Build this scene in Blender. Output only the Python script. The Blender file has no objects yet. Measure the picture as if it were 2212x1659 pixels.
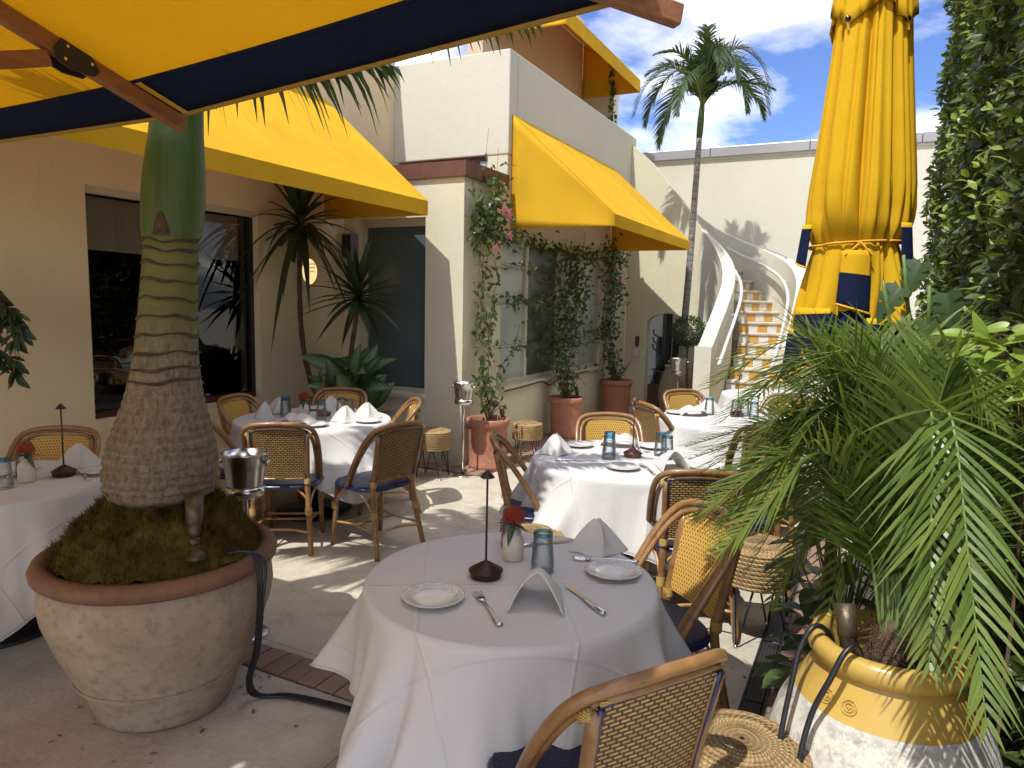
import bpy, math, random
import numpy as np
from mathutils import Vector, Matrix
PI=math.pi
random.seed(7); RNG=np.random.default_rng(7)
SC=bpy.context.scene; COL=SC.collection
# ------------------------------------------------------------------ camera
cam_d=bpy.data.cameras.new('camera'); cam=bpy.data.objects.new('camera',cam_d); COL.objects.link(cam)
cam_d.sensor_width=36.; cam_d.sensor_fit='HORIZONTAL'; cam_d.lens=36*1534/2212.; cam_d.clip_start=.05; cam_d.clip_end=600
cam.matrix_world=Matrix(((0.89236017,-0.07133947,0.4456501,0),(0.450803,0.09345916,-0.88771732,0),(0.0216792,0.99306398,0.11555927,1.7),(0,0,0,1)))
SC.camera=cam
# ------------------------------------------------------------------ light
SUN_AZ=math.radians(10.); SUN_EL=math.radians(60.)       # light travels towards +Y, a little towards +X
sd=bpy.data.lights.new('sun','SUN'); so=bpy.data.objects.new('sun',sd); COL.objects.link(so)
sd.energy=2.0; sd.angle=math.radians(.55); sd.color=(1.,.985,.93)
ray=Vector((math.sin(SUN_AZ)*math.cos(SUN_EL),math.cos(SUN_AZ)*math.cos(SUN_EL),-math.sin(SUN_EL)))
so.rotation_euler=ray.to_track_quat('-Z','Y').to_euler(); so.location=(-3,-8,14)
W=bpy.data.worlds.new('World'); SC.world=W; W.use_nodes=True
wt=W.node_tree; wt.nodes.clear()
wo=wt.nodes.new('ShaderNodeOutputWorld'); wb=wt.nodes.new('ShaderNodeBackground'); wb.inputs['Strength'].default_value=.15
sk=wt.nodes.new('ShaderNodeTexSky'); sk.sky_type='NISHITA'; sk.sun_disc=False
sk.sun_elevation=SUN_EL; sk.sun_rotation=math.atan2(-ray.x,-ray.y); sk.air_density=1.15; sk.dust_density=.6; sk.ozone_density=1.8; sk.altitude=10
SC.view_settings.view_transform='Standard'; SC.view_settings.look='None'; SC.view_settings.exposure=1.3; SC.view_settings.gamma=1
SC.cycles.max_bounces=8; SC.cycles.diffuse_bounces=5; SC.cycles.glossy_bounces=3; SC.cycles.transmission_bounces=5; SC.cycles.transparent_max_bounces=12
SC.cycles.use_denoising=True; SC.cycles.use_adaptive_sampling=True; SC.cycles.adaptive_threshold=.014; SC.cycles.adaptive_min_samples=12; SC.cycles.caustics_reflective=False; SC.cycles.caustics_refractive=False
SC.cycles.sample_clamp_indirect=6.
# ------------------------------------------------------------------ node helper
class G:
    def __init__(s,nt): s.nt=nt; s.L=nt.links
    def n(s,t,**k):
        x=s.nt.nodes.new(t)
        for a,b in k.items(): setattr(x,a,b)
        return x
    def put(s,sock,v):
        if v is None: return
        if hasattr(v,'is_output'): s.L.new(v,sock)
        else:
            if isinstance(v,(tuple,list)) and len(v)==3 and sock.type=='RGBA': v=(*v,1)
            sock.default_value=v
    def m(s,op,a,b=None,c=None,clamp=False):
        x=s.n('ShaderNodeMath',operation=op,use_clamp=clamp)
        for i,v in enumerate((a,b,c)): s.put(x.inputs[i],v)
        return x.outputs[0]
    def obj(s): return s.n('ShaderNodeTexCoord').outputs['Object']
    def uv(s): return s.n('ShaderNodeTexCoord').outputs['UV']
    def sep(s,v):
        x=s.n('ShaderNodeSeparateXYZ'); s.put(x.inputs[0],v); return x.outputs
    def comb(s,x,y,z=0.):
        c=s.n('ShaderNodeCombineXYZ'); s.put(c.inputs[0],x); s.put(c.inputs[1],y); s.put(c.inputs[2],z); return c.outputs[0]
    def scl(s,v,k):
        x=s.n('ShaderNodeMapping'); s.put(x.inputs['Vector'],v); x.inputs['Scale'].default_value=k; return x.outputs[0]
    def noise(s,v,scale,detail=4,rough=.55,dist=0.):
        x=s.n('ShaderNodeTexNoise'); s.put(x.inputs['Vector'],v); x.inputs['Scale'].default_value=scale; x.inputs['Detail'].default_value=detail
        x.inputs['Roughness'].default_value=rough; x.inputs['Distortion'].default_value=dist; return x.outputs[0]
    def vor(s,v,scale,feature='F1'):
        x=s.n('ShaderNodeTexVoronoi',feature=feature); s.put(x.inputs['Vector'],v); x.inputs['Scale'].default_value=scale; return x.outputs['Distance']
    def ramp(s,f,stops,interp='LINEAR'):
        x=s.n('ShaderNodeValToRGB'); s.put(x.inputs[0],f); r=x.color_ramp; r.interpolation=interp
        while len(r.elements)<len(stops): r.elements.new(.5)
        for e,(p,c) in zip(r.elements,stops):
            e.position=p; e.color=(*c,1) if isinstance(c,(tuple,list)) else (c,c,c,1)
        return x.outputs[0]
    def mix(s,f,a,b,mode='MIX'):
        x=s.n('ShaderNodeMix',data_type='RGBA',blend_type=mode); s.put(x.inputs[0],f); s.put(x.inputs[6],a); s.put(x.inputs[7],b); return x.outputs[2]
    def bump(s,h,dist=.01,st=1.):
        x=s.n('ShaderNodeBump'); x.inputs['Distance'].default_value=dist; x.inputs['Strength'].default_value=st; s.put(x.inputs['Height'],h); return x.outputs[0]
    def island(s): return s.n('ShaderNodeNewGeometry').outputs['Random Per Island']
    def rnd(s): return s.n('ShaderNodeObjectInfo').outputs['Random']
MATS={}
def newmat(name):
    m=bpy.data.materials.new(name); m.use_nodes=True; nt=m.node_tree; nt.nodes.clear(); MATS[name]=m
    return m,G(nt)
def finish(g,col,rough=.6,normal=None,metal=0.,spec=.5,trans=0.,tcol=None,coat=0.,sheen=0.,alpha=None):
    o=g.n('ShaderNodeOutputMaterial'); p=g.n('ShaderNodeBsdfPrincipled')
    g.put(p.inputs['Base Color'],col); g.put(p.inputs['Roughness'],rough); g.put(p.inputs['Metallic'],metal); g.put(p.inputs['Specular IOR Level'],spec)
    g.put(p.inputs['Coat Weight'],coat); g.put(p.inputs['Sheen Weight'],sheen); p.inputs['Coat Roughness'].default_value=.12
    if normal is not None: g.put(p.inputs['Normal'],normal)
    out=p.outputs[0]
    if trans:
        t=g.n('ShaderNodeBsdfTranslucent'); g.put(t.inputs[0],tcol if tcol is not None else col)
        if normal is not None: g.put(t.inputs['Normal'],normal)
        mx=g.n('ShaderNodeMixShader'); mx.inputs[0].default_value=trans; g.L.new(out,mx.inputs[1]); g.L.new(t.outputs[0],mx.inputs[2]); out=mx.outputs[0]
    g.L.new(out,o.inputs[0])
def simple(name,c1,c2=None,scale=8.,rough=.6,bump=0.,bscale=60.,metal=0.,spec=.5,coat=0.,trans=0.,tcol=None,detail=5,stretch=(1,1,1),sheen=0.,lo=.35,hi=.65):
    m,g=newmat(name); v=g.scl(g.obj(),stretch)
    col=c1
    if c2 is not None: col=g.mix(g.ramp(g.noise(v,scale,detail),[(lo,0.),(hi,1.)]),c1,c2)
    nm=g.bump(g.noise(v,bscale,5),bump) if bump else None
    finish(g,col,rough,nm,metal,spec,trans,tcol,coat,sheen); return m
# sky with clouds, overbright and warm as added fill, bluer gap left in view
OFFX,OFFY=-4.6,-3.3
g=G(wt); dirv=g.n('ShaderNodeTexCoord').outputs['Generated']; sx=g.sep(dirv)
den=g.m('ADD',g.m('MAXIMUM',sx[2],0.),.22); pv=g.comb(g.m('ADD',g.m('DIVIDE',sx[0],den),OFFX),g.m('ADD',g.m('DIVIDE',sx[1],den),OFFY),0.)
c1=g.noise(pv,1.3,9,.55,.25); c2=g.noise(pv,4.5,8,.6,.3)
cl=g.m('ADD',g.m('MULTIPLY',c1,.86),g.m('MULTIPLY',c2,.15))
cf=g.ramp(cl,[(.46,0.),(.545,.10),(.62,.54),(.71,1.)])
skc=g.mix(1.,sk.outputs[0],(.27,.325,.50),'MULTIPLY')
wcol=g.mix(cf,skc,(20.5,18.5,14.8)); g.L.new(wcol,wb.inputs[0]); g.L.new(wb.outputs[0],wo.inputs[0])
# ------------------------------------------------------------------ materials
def plaster(name,c1,c2):
    m,g=newmat(name); v=g.obj(); a=g.noise(v,.9,6,.6); b=g.noise(v,6.,5); st=g.noise(g.scl(v,(3.,3.,.35)),2.2,6,.6)
    col=g.mix(g.ramp(a,[(.35,0.),(.7,1.)]),c1,c2); col=g.mix(g.m('MULTIPLY',g.ramp(st,[(.55,0.),(.8,1.)]),.18),col,(c2[0]*.72,c2[1]*.7,c2[2]*.64))
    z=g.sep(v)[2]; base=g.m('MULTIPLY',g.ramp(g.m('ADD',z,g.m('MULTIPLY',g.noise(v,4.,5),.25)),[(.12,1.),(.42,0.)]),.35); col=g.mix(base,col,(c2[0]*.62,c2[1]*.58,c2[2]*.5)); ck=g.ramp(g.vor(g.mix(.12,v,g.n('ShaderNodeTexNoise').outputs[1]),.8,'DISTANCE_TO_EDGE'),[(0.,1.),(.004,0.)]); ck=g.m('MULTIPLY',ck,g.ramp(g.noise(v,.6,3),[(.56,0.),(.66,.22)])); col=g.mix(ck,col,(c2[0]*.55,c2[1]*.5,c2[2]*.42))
    h=g.m('ADD',g.noise(v,95.,4),g.m('MULTIPLY',b,1.6)); finish(g,col,.9,g.bump(h,.005,.6),spec=.2); return m
plaster('wall_cream',(.66,.61,.445),(.62,.57,.41))
plaster('wall_white',(.635,.61,.495),(.60,.575,.46))
plaster('wall_peach',(.66,.50,.33),(.62,.465,.30)); plaster('wall_cream_bounce',(.84,.71,.45),(.80,.67,.42))  # left wing's render has warm bounce from awning and canopy in its colour
def fabric(name,c,tc,trans,var=.1,scale=900.,wr=.0):
    m,g=newmat(name); v=g.obj(); s=g.sep(v)
    w1=g.m('SINE',g.m('MULTIPLY',g.m('ADD',s[0],s[1]),scale)); w2=g.m('SINE',g.m('MULTIPLY',g.m('ADD',s[2],g.m('MULTIPLY',s[1],.7)),scale))
    n=g.noise(v,2.5,5); n2=g.noise(g.scl(v,(9.,9.,1.)),9.,4)
    dk=tuple(x*(1-var*1.6) for x in c); col=g.mix(g.ramp(n,[(.3,0.),(.7,1.)]),c,dk); col=g.mix(g.m('MULTIPLY',g.ramp(n2,[(.5,0.),(.75,1.)]),.25),col,dk)
    h=g.m('ADD',g.m('MULTIPLY',g.m('ADD',w1,w2),.04),g.m('MULTIPLY',n,wr)); finish(g,col,.9,g.bump(h,.006,.7),spec=.08,trans=trans,tcol=tc); return m
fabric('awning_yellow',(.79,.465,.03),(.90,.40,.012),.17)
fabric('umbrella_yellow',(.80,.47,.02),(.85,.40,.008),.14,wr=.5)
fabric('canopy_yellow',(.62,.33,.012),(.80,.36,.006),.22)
fabric('navy_cloth',(.012,.018,.048),(.02,.03,.08),.03); fabric('piping_shaded',(.40,.25,.06),(.4,.2,.02),.05)
fabric('piping_yellow',(.80,.45,.05),(.8,.4,.02),.1)
# concrete floor
m,g=newmat('concrete'); v=g.obj(); a=g.noise(v,.55,6,.65,.4); b=g.noise(v,5.,7,.7); c=g.noise(v,38.,5,.7); sp=g.vor(v,130.)
col=g.mix(g.ramp(a,[(.3,0.),(.72,1.)]),(.54,.48,.385),(.44,.39,.31)); col=g.mix(g.m('MULTIPLY',g.ramp(b,[(.42,0.),(.7,1.)]),.55),col,(.27,.225,.165))
col=g.mix(g.m('MULTIPLY',g.ramp(c,[(.45,0.),(.72,1.)]),.5),col,(.62,.56,.46)); col=g.mix(g.m('MULTIPLY',g.ramp(sp,[(.0,1.),(.22,0.)]),.3),col,(.14,.12,.1))
s=g.sep(v)
def gap(co,off,per,w):
    f=g.m('ABSOLUTE',g.m('SUBTRACT',g.m('FRACT',g.m('DIVIDE',g.m('ADD',co,off),per)),.5)); return g.m('LESS_THAN',f,w/per/2)
wob=g.m('MULTIPLY',g.noise(v,3.,3),.02)
j=g.m('MAXIMUM',gap(g.m('ADD',s[0],wob),.35,2.6,.007),gap(g.m('ADD',s[1],wob),1.42,2.6,.007)); col=g.mix(g.m('MULTIPLY',j,.5),col,(.075,.065,.055))
h=g.m('SUBTRACT',g.m('ADD',g.m('MULTIPLY',b,.5),g.m('MULTIPLY',c,.45)),g.m('MULTIPLY',j,1.))
finish(g,col,.85,g.bump(h,.006,.8),spec=.3)
m,g=newmat('brick'); v=g.obj(); r=g.rnd(); n=g.noise(v,22.,6,.7)
col=g.mix(r,(.24,.135,.095),(.32,.20,.145)); col=g.mix(g.ramp(n,[(.4,0.),(.75,1.)]),col,(.24,.185,.145)); finish(g,col,.85,g.bump(n,.006,.9),spec=.25)
simple('mortar',(.075,.066,.056),(.12,.105,.09),30.,.95,.004)
# wood / rattan
def cane(name,a,b,c):
    m,g=newmat(name); v=g.obj(); n=g.noise(v,26.,5,.6); n2=g.noise(g.scl(v,(1.,1.,1.)),120.,4); k=g.noise(v,9.,3)
    col=g.mix(g.ramp(n,[(.3,0.),(.7,1.)]),a,b); col=g.mix(g.m('MULTIPLY',g.ramp(k,[(.58,0.),(.66,1.)]),.7),col,c); finish(g,col,.36,g.bump(n2,.0015,.5),spec=.5,coat=.25); return m
cane('cane',(.22,.108,.038),(.32,.17,.064),(.12,.052,.02))
cane('cane_light',(.40,.22,.08),(.50,.29,.12),(.26,.13,.05))
simple('teak',(.22,.085,.028),(.30,.125,.045),9.,.5,.002,90.,stretch=(6,1,6))
m,g=newmat('binding'); s=g.sep(g.obj()); w=g.m('SINE',g.m('MULTIPLY',s[2],1150.)); finish(g,g.mix(g.ramp(w,[(.2,0.),(.6,1.)]),(.40,.25,.05),(.72,.48,.12)),.35,g.bump(w,.002,.8),coat=.2)
# weaves, laid out in metres on the panel
m,g=newmat('weave_front'); s=g.sep(g.uv()); cu=g.m('DIVIDE',s[0],.0165); cv=g.m('DIVIDE',s[1],.0165)
row=g.m('FLOOR',cv); odd=g.m('MULTIPLY',g.m('FRACT',g.m('MULTIPLY',row,.5)),1.)
fu=g.m('SUBTRACT',g.m('FRACT',g.m('ADD',cu,odd)),.5); fv=g.m('SUBTRACT',g.m('FRACT',cv),.5)
dd=g.m('ADD',g.m('POWER',g.m('DIVIDE',g.m('ABSOLUTE',fu),.155),2.5),g.m('POWER',g.m('DIVIDE',g.m('ABSOLUTE',fv),.27),2.5)); hole=g.m('LESS_THAN',dd,1.)
st=g.m('ABSOLUTE',g.m('SINE',g.m('MULTIPLY',cu,PI*3))); n=g.noise(g.obj(),30.,4)
col=g.mix(n,(.70,.41,.075),(.80,.50,.13)); col=g.mix(g.m('MULTIPLY',g.m('LESS_THAN',st,.28),.5),col,(.38,.19,.03)); col=g.mix(hole,col,(.012,.010,.012))
finish(g,col,.42,g.bump(g.m('SUBTRACT',st,g.m('MULTIPLY',hole,2.)),.0025,.8),spec=.45)
m,g=newmat('weave_rear'); br=g.n('ShaderNodeTexBrick'); g.put(br.inputs['Vector'],g.uv()); br.offset=.5; br.squash=1.
br.inputs['Scale'].default_value=1.; br.inputs['Brick Width'].default_value=.029; br.inputs['Row Height'].default_value=.0128; br.inputs['Mortar Size'].default_value=.0034; br.inputs['Mortar Smooth'].default_value=.25
g.put(br.inputs['Color1'],(.66,.43,.13)); g.put(br.inputs['Color2'],(.47,.28,.08)); g.put(br.inputs['Mortar'],(.012,.010,.014))
n=g.noise(g.obj(),40.,4); finish(g,g.mix(g.m('MULTIPLY',n,.4),br.outputs[0],(.2,.1,.03)),.4,g.bump(g.m('SUBTRACT',1.,br.outputs[1]),.0025,.9),spec=.45)
m,g=newmat('weave_navy'); s=g.sep(g.obj()); w=g.m('MULTIPLY',g.m('SINE',g.m('MULTIPLY',g.m('ADD',s[0],s[1]),380.)),g.m('SINE',g.m('MULTIPLY',g.m('SUBTRACT',s[0],s[1]),380.)))
finish(g,g.mix(g.ramp(w,[(.3,0.),(.7,1.)]),(.008,.012,.045),(.022,.034,.115)),.34,g.bump(w,.0025,.8),spec=.35)
m,g=newmat('edge_wrap'); s=g.sep(g.obj()); w=g.m('SINE',g.m('MULTIPLY',s[2],520.)); finish(g,g.mix(g.m('GREATER_THAN',w,.25),(.012,.016,.05),(.56,.36,.15)),.35,g.bump(w,.002,.8),spec=.5)
simple('navy_tube',(.012,.017,.06),(.02,.026,.08),20.,.28,coat=.2)
simple('brass',(.65,.45,.14),(.5,.33,.1),30.,.3,metal=.9)
# linen
def linen(name,c,per=.46):
    m,g=newmat(name); u=g.sep(g.uv()); v=g.obj()
    def cr(x,o):
        f=g.m('ABSOLUTE',g.m('SUBTRACT',g.m('FRACT',g.m('ADD',g.m('DIVIDE',x,per),o)),.5)); return g.ramp(f,[(0.,1.),(.022,0.)],'EASE')
    k=g.m('ADD',cr(u[0],.17),cr(u[1],.62)); n=g.noise(v,7.,5); w=g.noise(v,480.,2); wr=g.noise(g.uv(),11.,6,.62,1.4); h=g.m('ADD',g.m('MULTIPLY',k,.5),g.m('ADD',g.m('MULTIPLY',n,.6),g.m('ADD',g.m('MULTIPLY',wr,.55),g.m('MULTIPLY',w,.08))))
    finish(g,c,.85,g.bump(h,.008,.6),spec=.15,trans=.12,tcol=c,sheen=.1); return m
linen('linen',(.69,.67,.645)); linen('napkin_linen',(.69,.665,.61),.9)
# pots
def pot(name,a,b,c,rough=.8):
    m,g=newmat(name); v=g.obj(); n=g.noise(v,3.2,7,.65,.6); n2=g.noise(v,26.,6,.7); d=g.vor(v,62.); z=g.sep(v)[2]; rg=g.m('SINE',g.m('MULTIPLY',z,210.))
    col=g.mix(g.ramp(n,[(.35,0.),(.68,1.)]),a,b); col=g.mix(g.m('MULTIPLY',g.ramp(n2,[(.5,0.),(.72,1.)]),.75),col,c); col=g.mix(g.m('MULTIPLY',g.ramp(d,[(.0,1.),(.13,0.)]),.5),col,(c[0]*.4,c[1]*.36,c[2]*.32))
    h=g.m('ADD',g.m('MULTIPLY',n2,.7),g.m('ADD',g.m('MULTIPLY',rg,.05),g.m('MULTIPLY',g.ramp(d,[(0.,0.),(.16,1.)]),.3))); finish(g,col,rough,g.bump(h,.007,.9),spec=.3); return m
pot('clay_pot',(.34,.255,.168),(.47,.37,.255),(.215,.145,.09)); pot('clay_rim',(.185,.09,.05),(.24,.125,.072),(.14,.065,.038),.6)
pot('terracotta',(.40,.175,.11),(.35,.145,.088),(.46,.25,.175)); pot('jar_tan',(.36,.29,.18),(.42,.34,.22),(.28,.22,.135))
pot('white_pot',(.60,.57,.50),(.55,.52,.45),(.5,.47,.4))
m,g=newmat('speckled_white'); v=g.obj(); n=g.noise(v,11.,7,.75); n2=g.noise(v,38.,6,.75); col=g.mix(g.ramp(n2,[(.46,0.),(.56,1.)]),(.60,.565,.48),(.33,.31,.28)); col=g.mix(g.m('MULTIPLY',g.ramp(n,[(.35,1.),(.6,0.)]),.8),col,(.66,.62,.52)); finish(g,col,.85,g.bump(n2,.005,.8),spec=.25)
m,g=newmat('yellow_glaze'); v=g.obj(); n=g.noise(v,6.,6,.6); col=g.mix(g.ramp(n,[(.3,0.),(.75,1.)]),(.54,.36,.085),(.44,.28,.06)); finish(g,col,.34,g.bump(g.noise(v,70.,3),.001,.4),spec=.45,coat=.08)
# plants
def leaf(name,a,b,rough=.4,trans=.3,t=None,spec=.4):
    m,g=newmat(name); r=g.island(); n=g.noise(g.obj(),14.,3); col=g.mix(r,a,b); col=g.mix(g.m('MULTIPLY',g.ramp(n,[(.4,0.),(.7,1.)]),.3),col,(a[0]*.55,a[1]*.6,a[2]*.5))
    finish(g,col,rough,None,spec=spec,trans=trans,tcol=t if t else (b[0]*1.3,b[1]*1.35,b[2]*.6)); return m
leaf('hedge_leaf',(.045,.068,.013),(.095,.125,.028),.38,.28,(.17,.22,.025)); leaf('palm_leaf',(.085,.135,.026),(.185,.235,.05),.32,.32,(.30,.38,.045)); leaf('palm_leaf_dark',(.04,.075,.026),(.085,.125,.05),.36,.22,(.14,.2,.05))
leaf('vine_leaf',(.035,.065,.018),(.095,.14,.038),.36,.3,(.18,.26,.04)); leaf('yucca_leaf',(.022,.042,.020),(.05,.078,.036),.42,.15); leaf('bright_leaf',(.20,.32,.04),(.33,.42,.07),.35,.35,(.45,.55,.06)); leaf('topiary_leaf',(.03,.06,.014),(.06,.1,.03),.4,.2); leaf('ficus_leaf',(.02,.04,.014),(.045,.07,.025),.35,.2)
simple('monstera_leaf',(.030,.062,.014),(.055,.095,.022),5.,.5,trans=.15,tcol=(.1,.2,.03))
m,g=newmat('aglaonema_leaf'); u=g.sep(g.uv()); n=g.noise(g.scl(g.uv(),(3.,14.,1.)),2.2,5,.7); e=g.m('ABSOLUTE',u[0]); band=g.m('MULTIPLY',g.ramp(n,[(.42,0.),(.56,1.)]),g.ramp(e,[(.12,1.),(.42,.9),(.8,0.)])); col=g.mix(band,(.035,.08,.032),(.24,.33,.19)); finish(g,col,.35,None,trans=.12,tcol=(.1,.2,.04))
simple('stem_green',(.10,.17,.035),(.16,.22,.06),20.,.5); simple('stem_brown',(.10,.06,.035),(.16,.10,.06),30.,.8,.004,120.)
simple('yucca_bark',(.10,.058,.035),(.17,.105,.065),14.,.85,.012,90.,stretch=(1,1,3))
simple('soil',(.05,.03,.018),(.09,.06,.035),30.,.95,.01,60.)
m,g=newmat('moss'); v=g.obj(); n=g.noise(v,7.,6,.7); r=g.island(); col=g.mix(g.ramp(n,[(.35,0.),(.65,1.)]),(.12,.088,.016),(.042,.028,.008)); col=g.mix(g.m('MULTIPLY',r,.5),col,(.17,.125,.028)); finish(g,col,.95,g.bump(g.noise(v,140.,4),.01,.9),spec=.1)
# bottle palm trunk: bark rings low, green sheath rings higher
m,g=newmat('palm_trunk'); v=g.obj(); s=g.sep(v); n=g.noise(v,6.,6,.65); n2=g.noise(g.scl(v,(9.,9.,3.2)),7.,5,.65,.5); zz=g.m('ADD',s[2],g.m('MULTIPLY',g.m('SUBTRACT',n,.5),.16))
up=g.ramp(zz,[(.52,0.),(.80,1.)]); rgb=g.m('SINE',g.m('MULTIPLY',g.m('ADD',s[2],g.m('MULTIPLY',n,.02)),175.)); bark=g.mix(g.ramp(n2,[(.36,0.),(.62,1.)]),(.12,.085,.055),(.25,.195,.135)); bark=g.mix(g.ramp(rgb,[(.3,0.),(.95,.18)]),bark,(.33,.26,.18)); green=g.mix(g.ramp(n,[(.3,0.),(.72,1.)]),(.105,.12,.03),(.16,.165,.058))
col=g.mix(up,bark,green); finish(g,col,.7,g.bump(g.m('MULTIPLY',n2,g.m('SUBTRACT',1.2,up)),.010,.8),spec=.25)
simple('ring_scar',(.05,.031,.019),(.10,.064,.04),30.,.85,.008,90.)
m,g=newmat('crownshaft'); v=g.obj(); s=g.sep(v); n=g.noise(g.scl(v,(14.,14.,.6)),3.,5); col=g.mix(g.ramp(n,[(.3,0.),(.7,1.)]),(.05,.09,.018),(.085,.125,.034)); finish(g,col,.5,g.bump(n,.004,.5),spec=.35)
m,g=newmat('grey_trunk'); v=g.obj(); s=g.sep(v); w=g.m('SINE',g.m('MULTIPLY',g.m('ADD',s[2],g.m('MULTIPLY',g.noise(v,5.,3),.06)),62.)); n=g.noise(v,14.,5,.7); col=g.mix(g.ramp(n,[(.3,0.),(.7,1.)]),(.19,.175,.155),(.33,.31,.28)); col=g.mix(g.m('MULTIPLY',g.ramp(w,[(.75,0.),(.98,1.)]),.6),col,(.09,.08,.07)); finish(g,col,.85,g.bump(g.m('SUBTRACT',n,g.m('MULTIPLY',w,.2)),.012,.9),spec=.2)
# metals, glass, small things
m,g=newmat('steel'); v=g.obj(); n=g.noise(g.scl(v,(60.,60.,1.)),4.,4); finish(g,(.60,.585,.56),g.m('ADD',.16,g.m('MULTIPLY',n,.14)),None,1.)
simple('silver',(.72,.71,.69),None,8.,.14,metal=1.); simple('black_metal',(.012,.012,.013),(.02,.02,.021),20.,.45,.001,200.); simple('black_rubber',(.010,.010,.012),(.018,.018,.02),40.,.4)
simple('lamp_bronze',(.035,.019,.015),(.045,.026,.02),30.,.45,.0008,300.,metal=.3); simple('lamp_rust',(.15,.055,.035),(.17,.065,.04),30.,.45,metal=.3); simple('spot_bronze',(.09,.07,.045),(.14,.105,.065),18.,.42,.002,80.,metal=.6)
simple('ceramic_cream',(.64,.58,.47),(.60,.54,.43),12.,.55); simple('ceramic_white',(.76,.75,.72),None,8.,.16,coat=.3)
m,g=newmat('plate_glaze'); v=g.obj(); s=g.sep(v); rr=g.m('SQRT',g.m('ADD',g.m('POWER',s[0],2.),g.m('POWER',s[1],2.))); rimf=g.m('GREATER_THAN',rr,.062); n=g.noise(v,52.,3,.5,2.2); finish(g,(.74,.72,.67),.12,g.bump(g.m('MULTIPLY',rimf,g.ramp(n,[(.45,0.),(.55,1.)])),.0035,.9),spec=.6,coat=.3)
simple('protea_red',(.36,.035,.02),(.50,.10,.05),20.,.55,trans=.2,tcol=(.6,.1,.05)); simple('protea_leaf',(.035,.075,.03),(.07,.11,.05),20.,.5); simple('pink_petal',(.75,.16,.30),(.80,.30,.42),30.,.5,trans=.3,tcol=(.9,.3,.4))
m,g=newmat('straw'); v=g.obj(); s=g.sep(v); n=g.noise(g.scl(v,(1,1,1)),70.,4,.7); a=g.m('ARCTAN2',s[1],s[0]); rr=g.m('SQRT',g.m('ADD',g.m('POWER',s[0],2.),g.m('POWER',s[1],2.))); wq=g.m('MULTIPLY',g.noise(v,22.,3),5.); br=g.m('ADD',g.m('MULTIPLY',g.m('SINE',g.m('ADD',g.m('MULTIPLY',rr,430.),wq)),.65),g.m('MULTIPLY',g.m('SINE',g.m('ADD',g.m('MULTIPLY',a,46.),g.m('ADD',g.m('MULTIPLY',rr,200.),g.m('MULTIPLY',s[2],260.)))),.5))
col=g.mix(g.ramp(n,[(.3,0.),(.7,1.)]),(.36,.235,.105),(.52,.37,.19)); col=g.mix(g.ramp(br,[(.1,.5),(.6,0.)]),col,(.16,.09,.035)); finish(g,col,.85,g.bump(g.m('ADD',br,n),.004,.8),spec=.2)
def glassy(name,tint,refl,bump=0.,rough=.03,fres=1.5):
    m,g=newmat(name); o=g.n('ShaderNodeOutputMaterial'); t=g.n('ShaderNodeBsdfTransparent'); g.put(t.inputs[0],tint); gl=g.n('ShaderNodeBsdfGlossy'); gl.inputs['Roughness'].default_value=rough; g.put(gl.inputs[0],refl)
    f=g.n('ShaderNodeFresnel'); f.inputs[0].default_value=fres; mx=g.n('ShaderNodeMixShader'); g.L.new(f.outputs[0],mx.inputs[0]); g.L.new(t.outputs[0],mx.inputs[1]); g.L.new(gl.outputs[0],mx.inputs[2])
    if bump:
        nb=g.bump(g.noise(g.obj(),190.,3,.6),bump,1.); g.L.new(nb,gl.inputs['Normal']); g.L.new(nb,f.inputs['Normal'])
    g.L.new(mx.outputs[0],o.inputs[0]); return m
glassy('tumbler_glass',(.968,.988,.996),(1,1,1),.003,.07,1.36); glassy('tumbler_rim',(.40,.72,.85),(.85,.95,1),.003,.05,1.6); glassy('window_glass',(.93,.93,.90),(.95,.95,.95),0.,.0,1.55)
simple('frosted_glass',(.42,.46,.41),(.36,.40,.36),1.2,.22,spec=.6); simple('frosted_dark',(.075,.085,.08),(.06,.07,.066),1.2,.2,spec=.6); simple('frosted_teal',(.085,.115,.118),(.07,.095,.10),.8,.25,spec=.5)
simple('frame_cream',(.58,.52,.41),(.54,.48,.37),6.,.5); simple('frame_black',(.02,.018,.016),None,8.,.4); simple('frame_maroon',(.10,.025,.025),(.07,.02,.02),8.,.5); simple('frame_purple',(.13,.08,.085),(.10,.06,.065),14.,.6)
m,g=newmat('blind'); v=g.obj(); n=g.noise(g.scl(v,(1.,60.,2.)),4.,4,.7); finish(g,g.mix(n,(.74,.67,.52),(.84,.77,.61)),.9,g.bump(n,.003,.6),trans=.2,tcol=(.5,.45,.3))
m,g=newmat('copper'); v=g.obj(); n=g.noise(g.scl(v,(3.,3.,1.)),3.,6,.65); col=g.mix(g.ramp(n,[(.35,0.),(.7,1.)]),(.155,.066,.045),(.105,.05,.04)); finish(g,col,.55,None,.25)
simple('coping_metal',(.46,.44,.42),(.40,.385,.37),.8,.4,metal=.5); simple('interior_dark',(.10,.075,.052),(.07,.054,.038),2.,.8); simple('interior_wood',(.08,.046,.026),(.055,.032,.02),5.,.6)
simple('stair_stone',(.62,.55,.44),(.50,.43,.33),9.,.75,.006,50.); simple('tile_white',(.70,.67,.61),(.64,.61,.55),14.,.3); simple('tile_ochre',(.60,.35,.10),(.54,.29,.075),18.,.3)
simple('tread_fill',(.55,.49,.40),None,8.,.8)
simple('cactus',(.014,.022,.016),(.022,.032,.022),12.,.6,.006,60.); simple('bin_bag',(.008,.008,.009),None,10.,.18,.03,18.); simple('niche_grey',(.42,.44,.45),(.38,.40,.41),2.,.9)
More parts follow.
